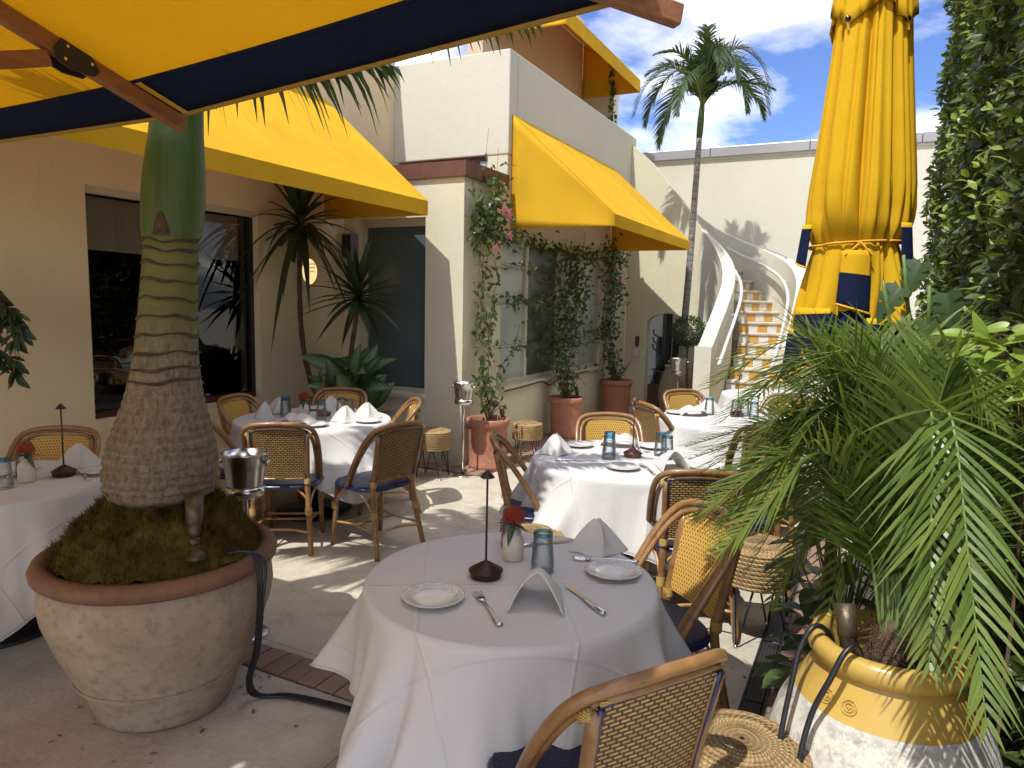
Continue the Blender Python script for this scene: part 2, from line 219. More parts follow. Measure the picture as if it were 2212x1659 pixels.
m,g=newmat('bamboo'); s=g.sep(g.obj()); w=g.m('SINE',g.m('MULTIPLY',s[2],420.)); finish(g,g.mix(g.ramp(w,[(.1,0.),(.7,1.)]),(.06,.03,.015),(.26,.14,.07)),.6,g.bump(w,.004,.8))
m,g=newmat('drain_grate'); s=g.sep(g.obj()); a=g.m('SUBTRACT',g.m('FRACT',g.m('DIVIDE',s[0],.0145)),.5); b=g.m('SUBTRACT',g.m('FRACT',g.m('DIVIDE',s[1],.0145)),.5); hd=g.m('LESS_THAN',g.m('ADD',g.m('MULTIPLY',a,a),g.m('MULTIPLY',b,b)),.1); finish(g,g.mix(hd,(.055,.054,.05),(.004,.004,.004)),.5,g.bump(g.m('SUBTRACT',1.,hd),.003,.8),.4)
m,g=newmat('lamp_glow'); o=g.n('ShaderNodeOutputMaterial'); e=g.n('ShaderNodeEmission'); g.put(e.inputs[0],(1.,.66,.28)); e.inputs[1].default_value=.5; g.L.new(e.outputs[0],o.inputs[0])
simple('white_plastic',(.62,.60,.56),None,8.,.4); simple('grey_plastic',(.22,.22,.21),None,8.,.5); simple('black_button',(.01,.01,.011),None,8.,.15,coat=.5)
# ------------------------------------------------------------------ mesh helpers
def raw(name,V,F,mats,parent=None,smooth=False,uv=None,mi=None,loc=None,link=True):
    me=bpy.data.meshes.new(name); me.from_pydata([tuple(map(float,v)) for v in V] if not isinstance(V,np.ndarray) else V.tolist(),[],F if not isinstance(F,np.ndarray) else F.tolist())
    for mm in (mats if isinstance(mats,(list,tuple)) else [mats]): me.materials.append(MATS[mm])
    if uv is not None:
        l=me.uv_layers.new(name='UVMap'); vi=np.empty(len(me.loops),dtype=np.int32); me.loops.foreach_get('vertex_index',vi); l.data.foreach_set('uv',np.asarray(uv,dtype=np.float32)[vi].ravel())
    if mi is not None: me.polygons.foreach_set('material_index',np.asarray(mi,dtype=np.int32))
    if smooth: me.polygons.foreach_set('use_smooth',np.ones(len(me.polygons),dtype=bool))
    me.update()
    o=bpy.data.objects.new(name,me); COL.objects.link(o)
    if parent is not None: o.parent=parent
    if loc is not None: o.location=loc
    return o
def empty(name,loc=(0,0,0),rz=0.,parent=None):
    o=bpy.data.objects.new(name,None); COL.objects.link(o); o.location=loc; o.rotation_euler=(0,0,rz); o.empty_display_size=.1
    if parent is not None: o.parent=parent
    return o
def tag(o,label=None,cat=None,group=None,kind=None):
    if label: o['label']=label
    if cat: o['category']=cat
    if group: o['group']=group
    if kind: o['kind']=kind
    return o
def copy_tree(o,parent=None):
    c=o.copy(); COL.objects.link(c); c.parent=parent
    for ch in o.children: copy_tree(ch,c)
    return c
PROTO={}
def place(proto,loc,rz=0.,label=None,cat=None,group=None,scale=None):
    """first use moves the prototype itself, later uses are copies with their own label"""
    if proto not in PROTO: PROTO[proto]=True; o=proto
    else:
        o=copy_tree(proto)
        for k in ('label','group'):
            if k in o: del o[k]
    o.location=loc; o.rotation_euler=(0,0,rz)
    if scale: o.scale=(scale,)*3
    return tag(o,label,cat,group)
def frame(d):
    d=np.asarray(d,float); d=d/ (np.linalg.norm(d)+1e-9); a=np.array([0,0,1.]) if abs(d[2])<.95 else np.array([1.,0,0]); s=np.cross(d,a); s/=np.linalg.norm(s); return s,np.cross(s,d)
def smooth_path(pts,n=6):
    """Catmull-Rom through the points"""
    P=[np.asarray(p,float) for p in pts]; P=[2*P[0]-P[1]]+P+[2*P[-1]-P[-2]]; out=[]
    for i in range(1,len(P)-2):
        for k in range(n):
            t=k/n; out.append(.5*((2*P[i])+(-P[i-1]+P[i+1])*t+(2*P[i-1]-5*P[i]+4*P[i+1]-P[i+2])*t*t+(-P[i-1]+3*P[i]-3*P[i+1]+P[i+2])*t**3))
    out.append(P[-2]); return out
class MB:
    def __init__(s): s.V=[]; s.F=[]; s.M=[]; s.U=[]
    def add(s,V,F,m=0,U=None):
        b=len(s.V); s.V.extend(V); s.F.extend([tuple(i+b for i in f) for f in F]); s.M.extend([m]*len(F)); s.U.extend(U if U is not None else [(0,0)]*len(V)); return s
    def box(s,lo,hi,m=0):
        x0,y0,z0=lo; x1,y1,z1=hi
        return s.add([(x0,y0,z0),(x1,y0,z0),(x1,y1,z0),(x0,y1,z0),(x0,y0,z1),(x1,y0,z1),(x1,y1,z1),(x0,y1,z1)],[(0,3,2,1),(4,5,6,7),(0,1,5,4),(1,2,6,5),(2,3,7,6),(3,0,4,7)],m)
    def bbox(s,lo,hi,b=.006,m=0):
        """box with bevelled vertical and top edges"""
        x0,y0,z0=lo; x1,y1,z1=hi; V=[];F=[]
        for z,i in ((z0,0.),(z1-b,0.),(z1,b)):
            q=b
            for (x,y) in ((x0+i,y0+i+q),(x0+i+q,y0+i),(x1-i-q,y0+i),(x1-i,y0+i+q),(x1-i,y1-i-q),(x1-i-q,y1-i),(x0+i+q,y1-i),(x0+i,y1-i-q)): V.append((x,y,z))
        for r in range(2):
            for k in range(8): F.append((r*8+k,r*8+(k+1)%8,r*8+8+(k+1)%8,r*8+8+k))
        F.append(tuple(range(7,-1,-1))); F.append(tuple(range(16,24))); return s.add(V,F,m)
    def tube(s,pts,r,n=8,caps=True,m=0,closed=False,flat=1.):
        pts=[np.asarray(p,float) for p in pts]; k=len(pts); rs=r if isinstance(r,(list,tuple,np.ndarray)) else [r]*k; V=[];F=[]; pu=None
        for i,p in enumerate(pts):
            d=(pts[(i+1)%k]-pts[i-1]) if closed else pts[min(i+1,k-1)]-pts[max(i-1,0)]
            if pu is None: sd,up=frame(d)
            else:
                d=d/(np.linalg.norm(d)+1e-9); up=pu-d*(pu@d); up/=np.linalg.norm(up)+1e-9; sd=np.cross(d,up)
            pu=up
            for j in range(n):
                a=2*PI*j/n; V.append(tuple(p+rs[i]*(math.cos(a)*sd+math.sin(a)*up*flat)))
        for i in range(k if closed else k-1):
            for j in range(n):
                a=i*n+j; b=i*n+(j+1)%n; c=((i+1)%k)*n; F.append((a,b,c+(j+1)%n,c+j))
        if caps and not closed: F.append(tuple(range(n-1,-1,-1))); F.append(tuple(range((k-1)*n,k*n)))
        return s.add(V,F,m)
    def lathe(s,prof,n=32,c=(0,0,0),m=0,rf=None,cap0=True,cap1=False):
        V=[];F=[];k=len(prof)
        for (r,z) in prof:
            for j in range(n):
                a=2*PI*j/n; rr=r*(rf(a,z) if rf else 1.); V.append((c[0]+rr*math.cos(a),c[1]+rr*math.sin(a),c[2]+z))
        for i in range(k-1):
            for j in range(n): F.append((i*n+j,i*n+(j+1)%n,(i+1)*n+(j+1)%n,(i+1)*n+j))
        if cap0: F.append(tuple(range(n-1,-1,-1)))
        if cap1: F.append(tuple(range((k-1)*n,k*n)))
        return s.add(V,F,m)
    def grid(s,fn,nu,nv,m=0,uvf=None,close_u=False):
        V=[];U=[];F=[]; w=nu if close_u else nu+1
        for j in range(nv+1):
            for i in range(w):
                V.append(tuple(fn(i/nu,j/nv))); U.append(uvf(i/nu,j/nv) if uvf else (i/nu,j/nv))
        for j in range(nv):
            for i in range(nu):
                a=j*w+i; b=j*w+(i+1)%w if close_u else a+1; F.append((a,b,b+w,a+w))
        return s.add(V,F,m,U)
    def quad(s,*p,m=0): return s.add(list(p),[tuple(range(len(p)))],m)
    def xf(s,fn): s.V=[fn(v) for v in s.V]; return s
    def build(s,name,mats,parent=None,smooth=False,loc=None,uv=False): return raw(name,s.V,s.F,mats,parent,smooth,s.U if uv else None,s.M if isinstance(mats,(list,tuple)) and len(mats)>1 else None,loc)
def bevel(o,w=.01,seg=2):
    b=o.modifiers.new('bevel','BEVEL'); b.width=w; b.segments=seg; b.limit_method='ANGLE'; b.angle_limit=math.radians(40); return o
def thick(o,t,off=0.):
    b=o.modifiers.new('thickness','SOLIDIFY'); b.thickness=t; b.offset=off; return o
# leaves: arrays of bases, directions, normals -> one mesh
LEAF=np.array([[0,0,0],[.32,.25,.07],[.5,.52,.10],[.30,.82,.05],[0,1.,-.03],[-.30,.82,.05],[-.5,.52,.10],[-.32,.25,.07],[0,.3,-.02],[0,.6,-.01]],float)
LEAFF=[(0,1,8),(0,8,7),(1,2,9,8),(7,8,9,6),(2,3,4,9),(6,9,4,5)]
def leaves_vf(B,D,N,L,Wd,curl=0.):
    B=np.asarray(B,float); D=np.asarray(D,float); D=D/np.linalg.norm(D,axis=1,keepdims=True); N=np.asarray(N,float); N=N-D*np.sum(N*D,1,keepdims=True); N=N/(np.linalg.norm(N,axis=1,keepdims=True)+1e-9); S=np.cross(D,N)
    L=np.broadcast_to(np.asarray(L,float),(len(B),))[:,None,None]; Wd=np.broadcast_to(np.asarray(Wd,float),(len(B),))[:,None,None]; T=LEAF[None]
    V=B[:,None,:]+S[:,None,:]*T[:,:,0:1]*Wd+D[:,None,:]*T[:,:,1:2]*L+N[:,None,:]*(T[:,:,2:3]*Wd-curl*L*T[:,:,1:2]**2)
    n=len(B); k=len(LEAF); V=V.reshape(-1,3); F=[tuple(i*k+q for q in f) for i in range(n) for f in LEAFF]; return V,F
def rdir(n): 
    v=RNG.normal(size=(n,3)); return v/np.linalg.norm(v,axis=1,keepdims=True)
def leaf_obj(name,B,D,N,L,Wd,mat,parent=None,curl=.15):
    V,F=leaves_vf(B,D,N,L,Wd,curl); return raw(name,V,F,mat,parent)
def frond(mb,pts,n=34,ll=.26,w=.012,droop=.45,ang=52,start=.12,taper=.45,seg=4,vee=.25,r0=.007,stem_m=1,up0=(0,0,1)):
    """feather leaf: a tapering rachis with drooping leaflets on both sides"""
    C=smooth_path(pts,8); C=np.array(C); d=np.r_[0,np.cumsum(np.linalg.norm(np.diff(C,axis=0),axis=1))]; Lt=d[-1]
    mb.tube(C[::2],[r0*(1-.8*x/Lt) for x in d[::2]],5,m=stem_m)
    for i in range(n):
        t=start+(1-start)*(i+.5)/n; q=t*Lt; p=np.array([np.interp(q,d,C[:,k]) for k in range(3)]); p2=np.array([np.interp(min(q+.02*Lt,Lt),d,C[:,k]) for k in range(3)]); p1=np.array([np.interp(q-.02*Lt,d,C[:,k]) for k in range(3)])
        T=p2-p1; T/=np.linalg.norm(T)+1e-9; S=np.cross(T,np.array(up0)); S/=np.linalg.norm(S)+1e-9; U=np.cross(S,T)
        env=(math.sin(PI*min(1,.18+.82*t)**.75)**.6)*(1-taper*t)+.12
        for sg in (-1,1):
            a=math.radians(ang*(1-.45*t)+random.uniform(-7,7)); dirn=T*math.cos(a)+S*sg*math.sin(a)+U*vee*random.uniform(.6,1.3); dirn/=np.linalg.norm(dirn); L=ll*env*random.uniform(.85,1.12); dr=droop*random.uniform(.6,1.3)
            V=[];F=[]; wn=np.cross(dirn,U); wn/=np.linalg.norm(wn)+1e-9
            for k in range(seg+1):
                x=k/seg; c=p+dirn*L*x*(1-.18*dr*x)+np.array([0,0,-1.])*L*dr*x*x; ww=w*(.35+.65*math.sin(PI*min(1,x*.75+.25)))*(1-.85*max(0,x-.55)/.45) if x<1 else w*.04
                V+= [tuple(c-wn*ww*.5+U*ww*.18),tuple(c+wn*ww*.5+U*ww*.18)]
                if k: b=2*(k-1); F.append((b,b+1,b+3,b+2))
            mb.add(V,F,0)
    return mb
# ------------------------------------------------------------------ ground
gr=MB(); gr.quad((-60,-60,0),(60,-60,0),(60,60,0),(-60,60,0)); ground=tag(gr.build('ground','concrete'),kind='structure')
def brick_strip(x0,y0,x1,y1,along,bw=.1,gapw=.008):
    ms=MB().box((x0,y0,-.02),(x1,y1,.004)); st=ms.build('paving_strip','mortar',ground)
    L=(x1-x0) if along=='x' else (y1-y0); n=max(1,int(L/bw)); protos=None
    for i in range(n):
        a=(x0 if along=='x' else y0)+i*bw+gapw/2; l=bw-gapw; wd=(y1-y0 if along=='x' else x1-x0)-gapw
        if protos is None:
            hx,hy=(l/2,wd/2) if along=='x' else (wd/2,l/2); o=MB().bbox((-hx,-hy,0),(hx,hy,.012),.005).build('brick','brick',st); protos=o
        else: o=protos.copy(); COL.objects.link(o); o.parent=st
        cx,cy=(a+l/2,(y0+y1)/2) if along=='x' else ((x0+x1)/2,a+l/2)
        o.location=(cx+random.uniform(-.002,.002),cy+random.uniform(-.002,.002),.003+random.uniform(-.002,.002)); o.rotation_euler=(random.uniform(-.012,.012),random.uniform(-.012,.012),random.uniform(-.025,.025))
brick_strip(-3.0,2.235,-.42,2.42,'x',.105)
brick_strip(-.285,1.0,-.07,5.6,'y',.105)
brick_strip(-3.645,6.16,-3.25,8.9,'y',.105)
brick_strip(-5.1,5.9,-3.25,6.13,'x',.105)
# drain: frame channel with grate sections
dr=tag(empty('drain_channel',(-.338,1.2,0)),'black perforated drain grate running through the concrete beside the brick strip','drain')
for k in range(7): MB().bbox((-.04,k*.62,-.02),(.04,k*.62+.612,.010),.004).build('grate','drain_grate',dr)
for s_ in (-1,1): MB().box((s_*.046-.005,0,-.02),(s_*.046+.005,4.34,.007)).build('edge_rail','black_metal',dr)
# ------------------------------------------------------------------ left wing with the big window
XL=-5.15
lw=tag(empty('building',(0,0,0)),'cream rendered wing with the big dark window behind the bottle palm','building')
WY0,WY1,WZ0,WZ1=3.30,4.93,.745,2.475
def wallx(name,x,y0,y1,z0,z1,par,mat='wall_cream',t=.25): return MB().box((x-t,y0,z0),(x,y1,z1)).build(name,mat,par)
wb_=MB(); wb_.box((XL-.25,-6,0),(XL,WY0,4.9)); wb_.box((XL-.25,WY0,0),(XL,WY1,WZ0)); wb_.box((XL-.25,WY0,WZ1),(XL,WY1,4.9)); wb_.box((XL-.25,WY1,0),(XL,7.05,4.9)); wb_.build('wall','wall_cream_bounce',lw)
win=empty('window',(0,0,0),parent=lw)
f=MB(); t=.045; xg=XL-.10
for a in (((xg-.03,WY0,WZ0),(xg+.03,WY0+t*.5,WZ1)),((xg-.03,WY1-t,WZ0),(xg+.03,WY1,WZ1)),((xg-.03,WY0+t*.5,WZ1-t),(xg+.03,WY1-t,WZ1))): f.box(*a)
f.build('frame','frame_black',win); MB().box((xg-.04,WY0+t*.5,WZ0),(xg+.05,WY1-t,WZ0+.05)).build('bottom_rail','frame_maroon',win)
MB().quad((xg,WY0+.02,WZ0+.05),(xg,WY1-t,WZ0+.05),(xg,WY1-t,WZ1-t),(xg,WY0+.02,WZ1-t)).build('pane','window_glass',win)
MB().box((XL-.06,WY0-.01,WZ1-.055),(XL-.015,WY1+.01,WZ1+.0)).build('lintel_trim','frame_cream',win)
bl=MB(); bl.grid(lambda u,v:(xg-.09+.008*math.sin(u*40),WY0+.03+u*(WY1-WY0-.1),WZ1-.05-v*.40-.012*math.sin(u*3.)),30,4); bl.build('blind','blind',win)
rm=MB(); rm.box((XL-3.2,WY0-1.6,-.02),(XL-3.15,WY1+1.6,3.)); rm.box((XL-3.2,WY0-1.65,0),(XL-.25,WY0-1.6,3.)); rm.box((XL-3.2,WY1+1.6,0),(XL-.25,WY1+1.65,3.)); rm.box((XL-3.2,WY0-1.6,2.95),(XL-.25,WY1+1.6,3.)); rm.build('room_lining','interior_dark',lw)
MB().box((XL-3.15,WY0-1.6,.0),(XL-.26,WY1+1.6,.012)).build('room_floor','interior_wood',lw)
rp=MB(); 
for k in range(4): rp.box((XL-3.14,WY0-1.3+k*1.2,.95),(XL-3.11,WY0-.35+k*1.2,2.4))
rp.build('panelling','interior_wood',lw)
# ------------------------------------------------------------------ centre wing: low block, window wall, parapet
XF=-3.65; YB=6.14
cw=tag(empty('building',(0,0,0)),'cream stepped wing carrying the vine covered window and the tall parapet','building')
b=MB(); b.box((XL,YB,0),(-4.95,YB+.25,2.905)); b.box((-4.95,YB,0),(-4.10,YB+.25,.72)); b.box((-4.95,YB,2.53),(-4.10,YB+.25,2.905)); b.box((-4.10,YB,0),(XF,YB+.25,2.905)); b.build('block_wall','wall_cream',cw)
VW=[6.95,7.68,8.62,9.35,10.2]; VZ0,VZ1=.76,2.42
b=MB(); b.box((XF-.25,YB+.252,0),(XF,VW[0],2.904)); b.box((XF-.25,VW[0],0),(XF,VW[-1],VZ0)); b.box((XF-.25,VW[0],VZ1),(XF,7.05,2.904)); b.box((XF-.25,7.05,VZ1),(XF,VW[-1],3.28)); b.box((XF-.25,VW[-1],0),(XF,11.4,3.28)); b.build('window_wall','wall_cream',cw)
cp=MB(); cp.box((-5.15,YB-.035,2.905),(XF+.035,YB+.02,3.055)); cp.box((XF-.02,YB+.022,2.905),(XF+.035,7.03,3.055)); cp.build('copper_fascia','copper',cw); MB().box((-5.15,YB+.021,2.95),(XF-.021,7.2,3.03)).build('block_roof','copper',cw)
# parapet, the near end turned towards the courtyard
pp=MB(); pp.box((XL-.3,7.052,3.29),(XF+.004,7.25,4.385)); pp.box((XF-.2,7.252,3.282),(XF+.004,11.62,4.385)); bevel(pp.build('parapet','wall_white',cw),.012)
MB().box((-5.14,7.12,3.03),(XF-.06,7.2,3.29)).build('clerestory_frame','frame_purple',cw); MB().box((-4.02,7.10,3.06),(-3.82,7.118,3.24)).build('clerestory_pane','frosted_glass',cw); MB().box((-3.80,7.085,3.05),(-3.72,7.119,3.288)).build('clerestory_post','frame_purple',cw)
MB().box((-5.2,7.25,3.3),(-3.86,11.6,3.42)).build('terrace_slab','stair_stone',cw)
# block window
w1=empty('window',(0,0,0),parent=cw); f=MB(); y=YB+.09
for a in (((-4.95,y-.02,.72),(-4.90,y+.04,2.53)),((-4.13,y-.02,.72),(-4.10,y+.04,2.53)),((-4.90,y-.02,2.45),(-4.13,y+.04,2.53)),((-4.90,y-.02,.72),(-4.13,y+.04,.765))): f.box(*a)
f.build('frame','frame_cream',w1); MB().box((-4.90,y+.005,.765),(-4.13,y+.025,2.45)).build('pane','frosted_teal',w1); MB().bbox((-4.97,YB-.045,.675),(-4.08,YB+.06,.719),.006).build('sill','wall_white',w1)
# vine window: four panes, second dark
w2=empty('window',(0,0,0),parent=cw); x=XF-.07; f=MB(); f.box((x-.03,VW[0],VZ0),(x+.03,VW[-1],VZ0+.05)); f.box((x-.03,VW[0],VZ1-.06),(x+.03,VW[-1],VZ1))
f.build('frame','frame_cream',w2)
for i,yy in enumerate(VW):
    MB().box((x-.035,yy-.035 if i else yy,VZ0+.05),(x+.035,yy+.035 if i<4 else yy,VZ1-.06)).build('mullion','frame_cream',w2)
for i in range(4): MB().box((x-.012,VW[i]+.035,VZ0+.05),(x+.006,VW[i+1]-.035,VZ1-.06)).build('pane','frosted_dark' if i==1 else 'frosted_glass',w2)
MB().bbox((XF-.1,VW[0]-.02,VZ0-.045),(XF+.05,VW[-1]+.02,VZ0-.002),.006).build('sill','frame_cream',w2)
# upper pavilion set back on the terrace
up=tag(empty('building',(0,0,0)),'peach upper pavilion set back behind the parapet under the far awning','building')
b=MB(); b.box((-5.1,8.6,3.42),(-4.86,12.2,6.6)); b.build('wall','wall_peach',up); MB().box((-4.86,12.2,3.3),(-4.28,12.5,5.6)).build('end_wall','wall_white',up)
# ------------------------------------------------------------------ arch wall, far wall, stairs
YA=11.4
aw=tag(empty('arch_wall',(0,0,0)),'cream wall with a low arched niche rising with the curved stair','wall')
ax0,ax1,axc,zs,zp=-3.28,-2.60,-2.94,1.385,1.56
top=[(-3.645,4.25),(-3.305,3.94),(-2.79,3.33),(-2.55,2.98),(-2.30,2.70)]
def ztop(x): return float(np.interp(x,[q[0] for q in top],[q[1] for q in top]))
arch=[(ax0,zs)]+[(axc+(ax1-ax0)/2*math.sin(a),zs+(zp-zs)*(math.cos(a)-math.cos(1.57))/(1-math.cos(1.57))) for a in np.linspace(-1.5,1.5,11)]+[(ax1,zs)]
b=MB(); T=.18
def slab(poly):
    n=len(poly); V=[(p[0],YA,p[1]) for p in poly]+[(p[0],YA+T,p[1]) for p in poly]; b.add(V,[tuple(range(n)),tuple(range(2*n-1,n-1,-1))]+[(i,i+n,(i+1)%n+n,(i+1)%n) for i in range(n)])
slab([(-3.645,0),(ax0,0),(ax0,ztop(ax0)),(-3.305,3.94),(-3.645,4.25)]); slab([(ax1,0),(-2.30,0),(-2.30,ztop(-2.3)),(-2.55,2.98),(ax1,ztop(ax1))])
for i in range(len(arch)-1):
    p,q=arch[i],arch[i+1]
    if q[0]-p[0]>1e-4: slab([(p[0],p[1]),(q[0],q[1]),(q[0],ztop(q[0])),(p[0],ztop(p[0]))])
b.build('wall','wall_cream',aw); MB().box((-3.6,12.05,0),(-2.3,12.09,2.)).build('niche_back','niche_grey',aw)
fw=tag(empty('boundary_wall',(0,0,0)),'tall pale wall with grey coping behind the curved stair','wall')
MB().box((-4.3,12.9,0),(4.,13.15,4.23)).build('wall','wall_white',fw)
x=-4.3
while x<4.: bevel(MB().box((x,12.84,4.255),(min(x+1.6,4.)-.006,13.2,4.42)).build('coping','coping_metal',fw),.01); x+=1.6
MB().box((-4.3,12.87,4.22),(4.,12.899,4.253)).build('coping_drip','wall_white',fw)
st=tag(empty('staircase',(0,0,0)),'curved white staircase with ochre and white tiled risers between swept parapets','staircase')
IN=[(-1.90,9.2,1.17),(-1.90,9.34,1.19),(-1.905,9.8,1.43),(-1.91,10.4,1.76),(-1.93,10.9,2.08),(-2.02,11.2,2.36),(-2.22,11.40,2.64),(-2.45,11.47,2.88)]
OUT=[(-.88,9.2,1.17),(-.88,9.34,1.19),(-.885,10.0,1.46),(-.89,10.6,1.78),(-.93,11.15,2.10),(-1.12,11.75,2.36),(-1.50,12.2,2.58),(-2.0,12.42,2.78),(-2.6,12.5,3.1),(-3.3,12.5,3.7)]
def balustrade(name,path,w=.19,drop=3.):
    P=[np.array(p) for p in smooth_path(path,5)]; mbw=MB(); mbc=MB(); V=[];F=[]
    for i,p in enumerate(P):
        d=P[min(i+1,len(P)-1)]-P[max(i-1,0)]; d[2]=0; d/=np.linalg.norm(d); s_=np.array([d[1],-d[0],0]);
        for k,(o_,z_) in enumerate(((-w/2,max(0.,p[2]-drop)),(w/2,max(0.,p[2]-drop)),(w/2,p[2]),(-w/2,p[2]))): q=p+s_*o_; V.append((q[0],q[1],z_))
    n=len(P)
    for i in range(n-1):
        for k in range(4): a=i*4+k; bb=i*4+(k+1)%4; F.append((a,bb,bb+4,a+4))
    F.append((0,1,2,3)); F.append((4*n-1,4*n-2,4*n-3,4*n-4)); o=raw(name,V,F,'wall_white',st); bevel(o,.012); return P
PI_=balustrade('parapet',IN); PO_=balustrade('parapet',OUT)
def rail(P,off,i0,i1):
    Q=[]
    for i in range(i0,i1):
        d=P[min(i+1,len(P)-1)]-P[max(i-1,0)]; d=d*np.array([1,1,0]); d/=np.linalg.norm(d); s_=np.array([d[1],-d[0],0]); Q.append(P[i]+s_*off+np.array([0,0,-.22]))
    o=MB().tube(Q,.024,10).build('handrail','white_plastic',st,True)
    for i in range(3,len(Q),9): MB().tube([Q[i],Q[i]-np.array([off*.45,0,.05])],.009,6).build('bracket','white_plastic',o)
rail(PI_,.19,4,len(PI_)-2); rail(PO_,-.19,4,len(PO_)-8)
# steps: straight flight, then winders about the inner curve
RISE=.163; steps=[]
for n in range(1,8): y=9.6+.27*(n-1); steps.append(((-1.80,y),(-.97,y)))
pc=np.array([-2.05,11.25])
for k in range(1,8):
    a=math.radians(12*k+2); steps.append(((pc[0]+.25*math.cos(a),pc[1]+.22*math.sin(a)+.02),(pc[0]+1.12*math.cos(a),pc[1]+1.2*math.sin(a)+.02)))
tiles={}
for n,(A,B) in enumerate(steps):
    z1=RISE*(n+1); z0=RISE*n; A=np.array(A); B=np.array(B); d=(B-A); L=np.linalg.norm(d); d/=L; nrm=np.array([d[1],-d[0]])   # towards the viewer
    if n+1<len(steps): A2,B2=map(np.array,steps[n+1])
    else: A2,B2=A-nrm*.3,B-nrm*.3
    e=-nrm*.03
    V=[]
    for zz in (0.,z1-.045): V+= [(*A,zz),(*B,zz),(*(B2+e),zz),(*(A2+e),zz)]
    raw('step_core',V,[(0,3,2,1),(4,5,6,7),(0,1,5,4),(1,2,6,5),(2,3,7,6),(3,0,4,7)],'tread_fill',st)
    m_=MB(); A_=A+nrm*.035; B_=B+nrm*.035; V=[]
    for zz in (z1-.044,z1): V+= [(*A_,zz),(*B_,zz),(*(B2+e*1.2),zz),(*(A2+e*1.2),zz)]
    bevel(raw('tread',V,[(0,3,2,1),(4,5,6,7),(0,1,5,4),(1,2,6,5),(2,3,7,6),(3,0,4,7)],'stair_stone',st),.016,3)
    nt=6; tw=L/nt
    for k in range(nt):
        key=(round(tw,3),(k+n)%2)
        if key not in tiles: o=MB().box((.002,-.012,.002),(tw-.002,0,RISE-.05)).build('riser_tile','tile_white' if (k+n)%2 else 'tile_ochre',st); tiles[key]=o
        else: o=tiles[key].copy(); COL.objects.link(o); o.parent=st
        q=A+d*tw*k+nrm*.003; o.location=(q[0],q[1],z0); o.rotation_euler=(0,0,math.atan2(d[1],d[0]))
# ------------------------------------------------------------------ awnings: slope, valance, end panels, frame
def awning(label,xw,zt,xo,zb,val,y0,y1,near_open=True):
    a=tag(empty('awning',(0,0,0)),label,'awning'); zv=zb+val
    s=MB(); n=max(2,int((y1-y0)/.9))
    s.grid(lambda u,v:(xw+(xo-xw)*v,y0+(y1-y0)*u,zt+(zv-zt)*v-.007*math.sin(PI*v)*abs(math.sin(PI*u*n))),n*8,8); thick(s.build('slope','awning_yellow',a),.003)
    s=MB(); s.grid(lambda u,v:(xo+.003*math.sin(u*50)*v,y0+(y1-y0)*u,zv-val*v),n*10,3); thick(s.build('valance','awning_yellow',a),.003)
    for yy in (y0,y1):
        sg=1 if yy==y0 else -1
        s=MB(); s.grid(lambda u,v:(xw+(xo-xw)*u,yy+sg*(.004+.012*math.sin(PI*u)*math.sin(PI*v)),zb+(zt+(zv-zt)*u-zb)*v),12,10); thick(s.build('end_panel','awning_yellow',a,True),.003)
    for k in range(1,n):   # welted seams
        yy=y0+(y1-y0)*k/n; MB().tube([(xw+.01,yy,zt+.002),((xw+xo)/2,yy,(zt+zv)/2+.002),(xo-.004,yy,zv+.002)],.004,5).build('seam','piping_yellow',a)
    MB().tube([(xo-.012,y0+.02,zb+.02),(xo-.012,y1-.02,zb+.02)],.008,6).build('frame_bar','piping_yellow',a)
    return a
awning('yellow awning with deep valance over the big dark window',XL+.004,3.72,-3.87,2.50,.135,.4,5.83)
awning('yellow wedge awning with sunlit triangular end over the vine window',XF+.008,3.72,-2.44,2.495,.125,7.13,10.53)
awning('far upper yellow awning seen from beneath above the parapet',-4.855,6.2,-3.80,5.28,.20,8.9,12.19)
# ------------------------------------------------------------------ open umbrella overhead
UC=np.array([-2.18,.10]); HS=1.65; ZE=2.318; ZC=2.38; TILT=.065/1.65; ZT=2.80
ou=tag(empty('umbrella',(UC[0],UC[1],0)),'open square yellow umbrella with navy border spread overhead','umbrella')
def cz(x,y):
    """canopy height over its own square (local)"""
    m_=max(abs(x),abs(y))/HS; k=min(abs(x),abs(y))/(max(abs(x),abs(y))+1e-6); ze=ZE+(ZC-ZE)*k; return ZT+(ze-ZT)*m_-.03*math.sin(PI*min(m_,1.))*math.sin(PI*k)
BD=.19
for q in range(4):
    c_,s_=math.cos(q*PI/2),math.sin(q*PI/2)
    def P3(t,w,dz=0.):  # t along the side -1..1, w 0 centre..1 edge
        x=t*w*HS; y=w*HS; X_=x*c_-y*s_; Y_=x*s_+y*c_; return (X_,Y_,cz(x,y)+dz+TILT*X_)
    w1=1-BD/HS
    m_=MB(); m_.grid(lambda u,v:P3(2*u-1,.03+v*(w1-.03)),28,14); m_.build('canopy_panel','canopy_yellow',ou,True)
    m_=MB(); m_.grid(lambda u,v:P3(2*u-1,w1+v*(1-w1)),28,3); thick(m_.build('border','navy_cloth',ou,True),.003)
    MB().tube([P3(2*u-1,w1,-.004) for u in np.linspace(0,1,29)],.006,5).build('border_seam','navy_cloth',ou)
    MB().tube([P3(2*u-1,1.,-.002) for u in np.linspace(0,1,29)],.009,6).build('edge_piping','piping_shaded',ou)  # yellow piping, browned by canopy shade put into its colour
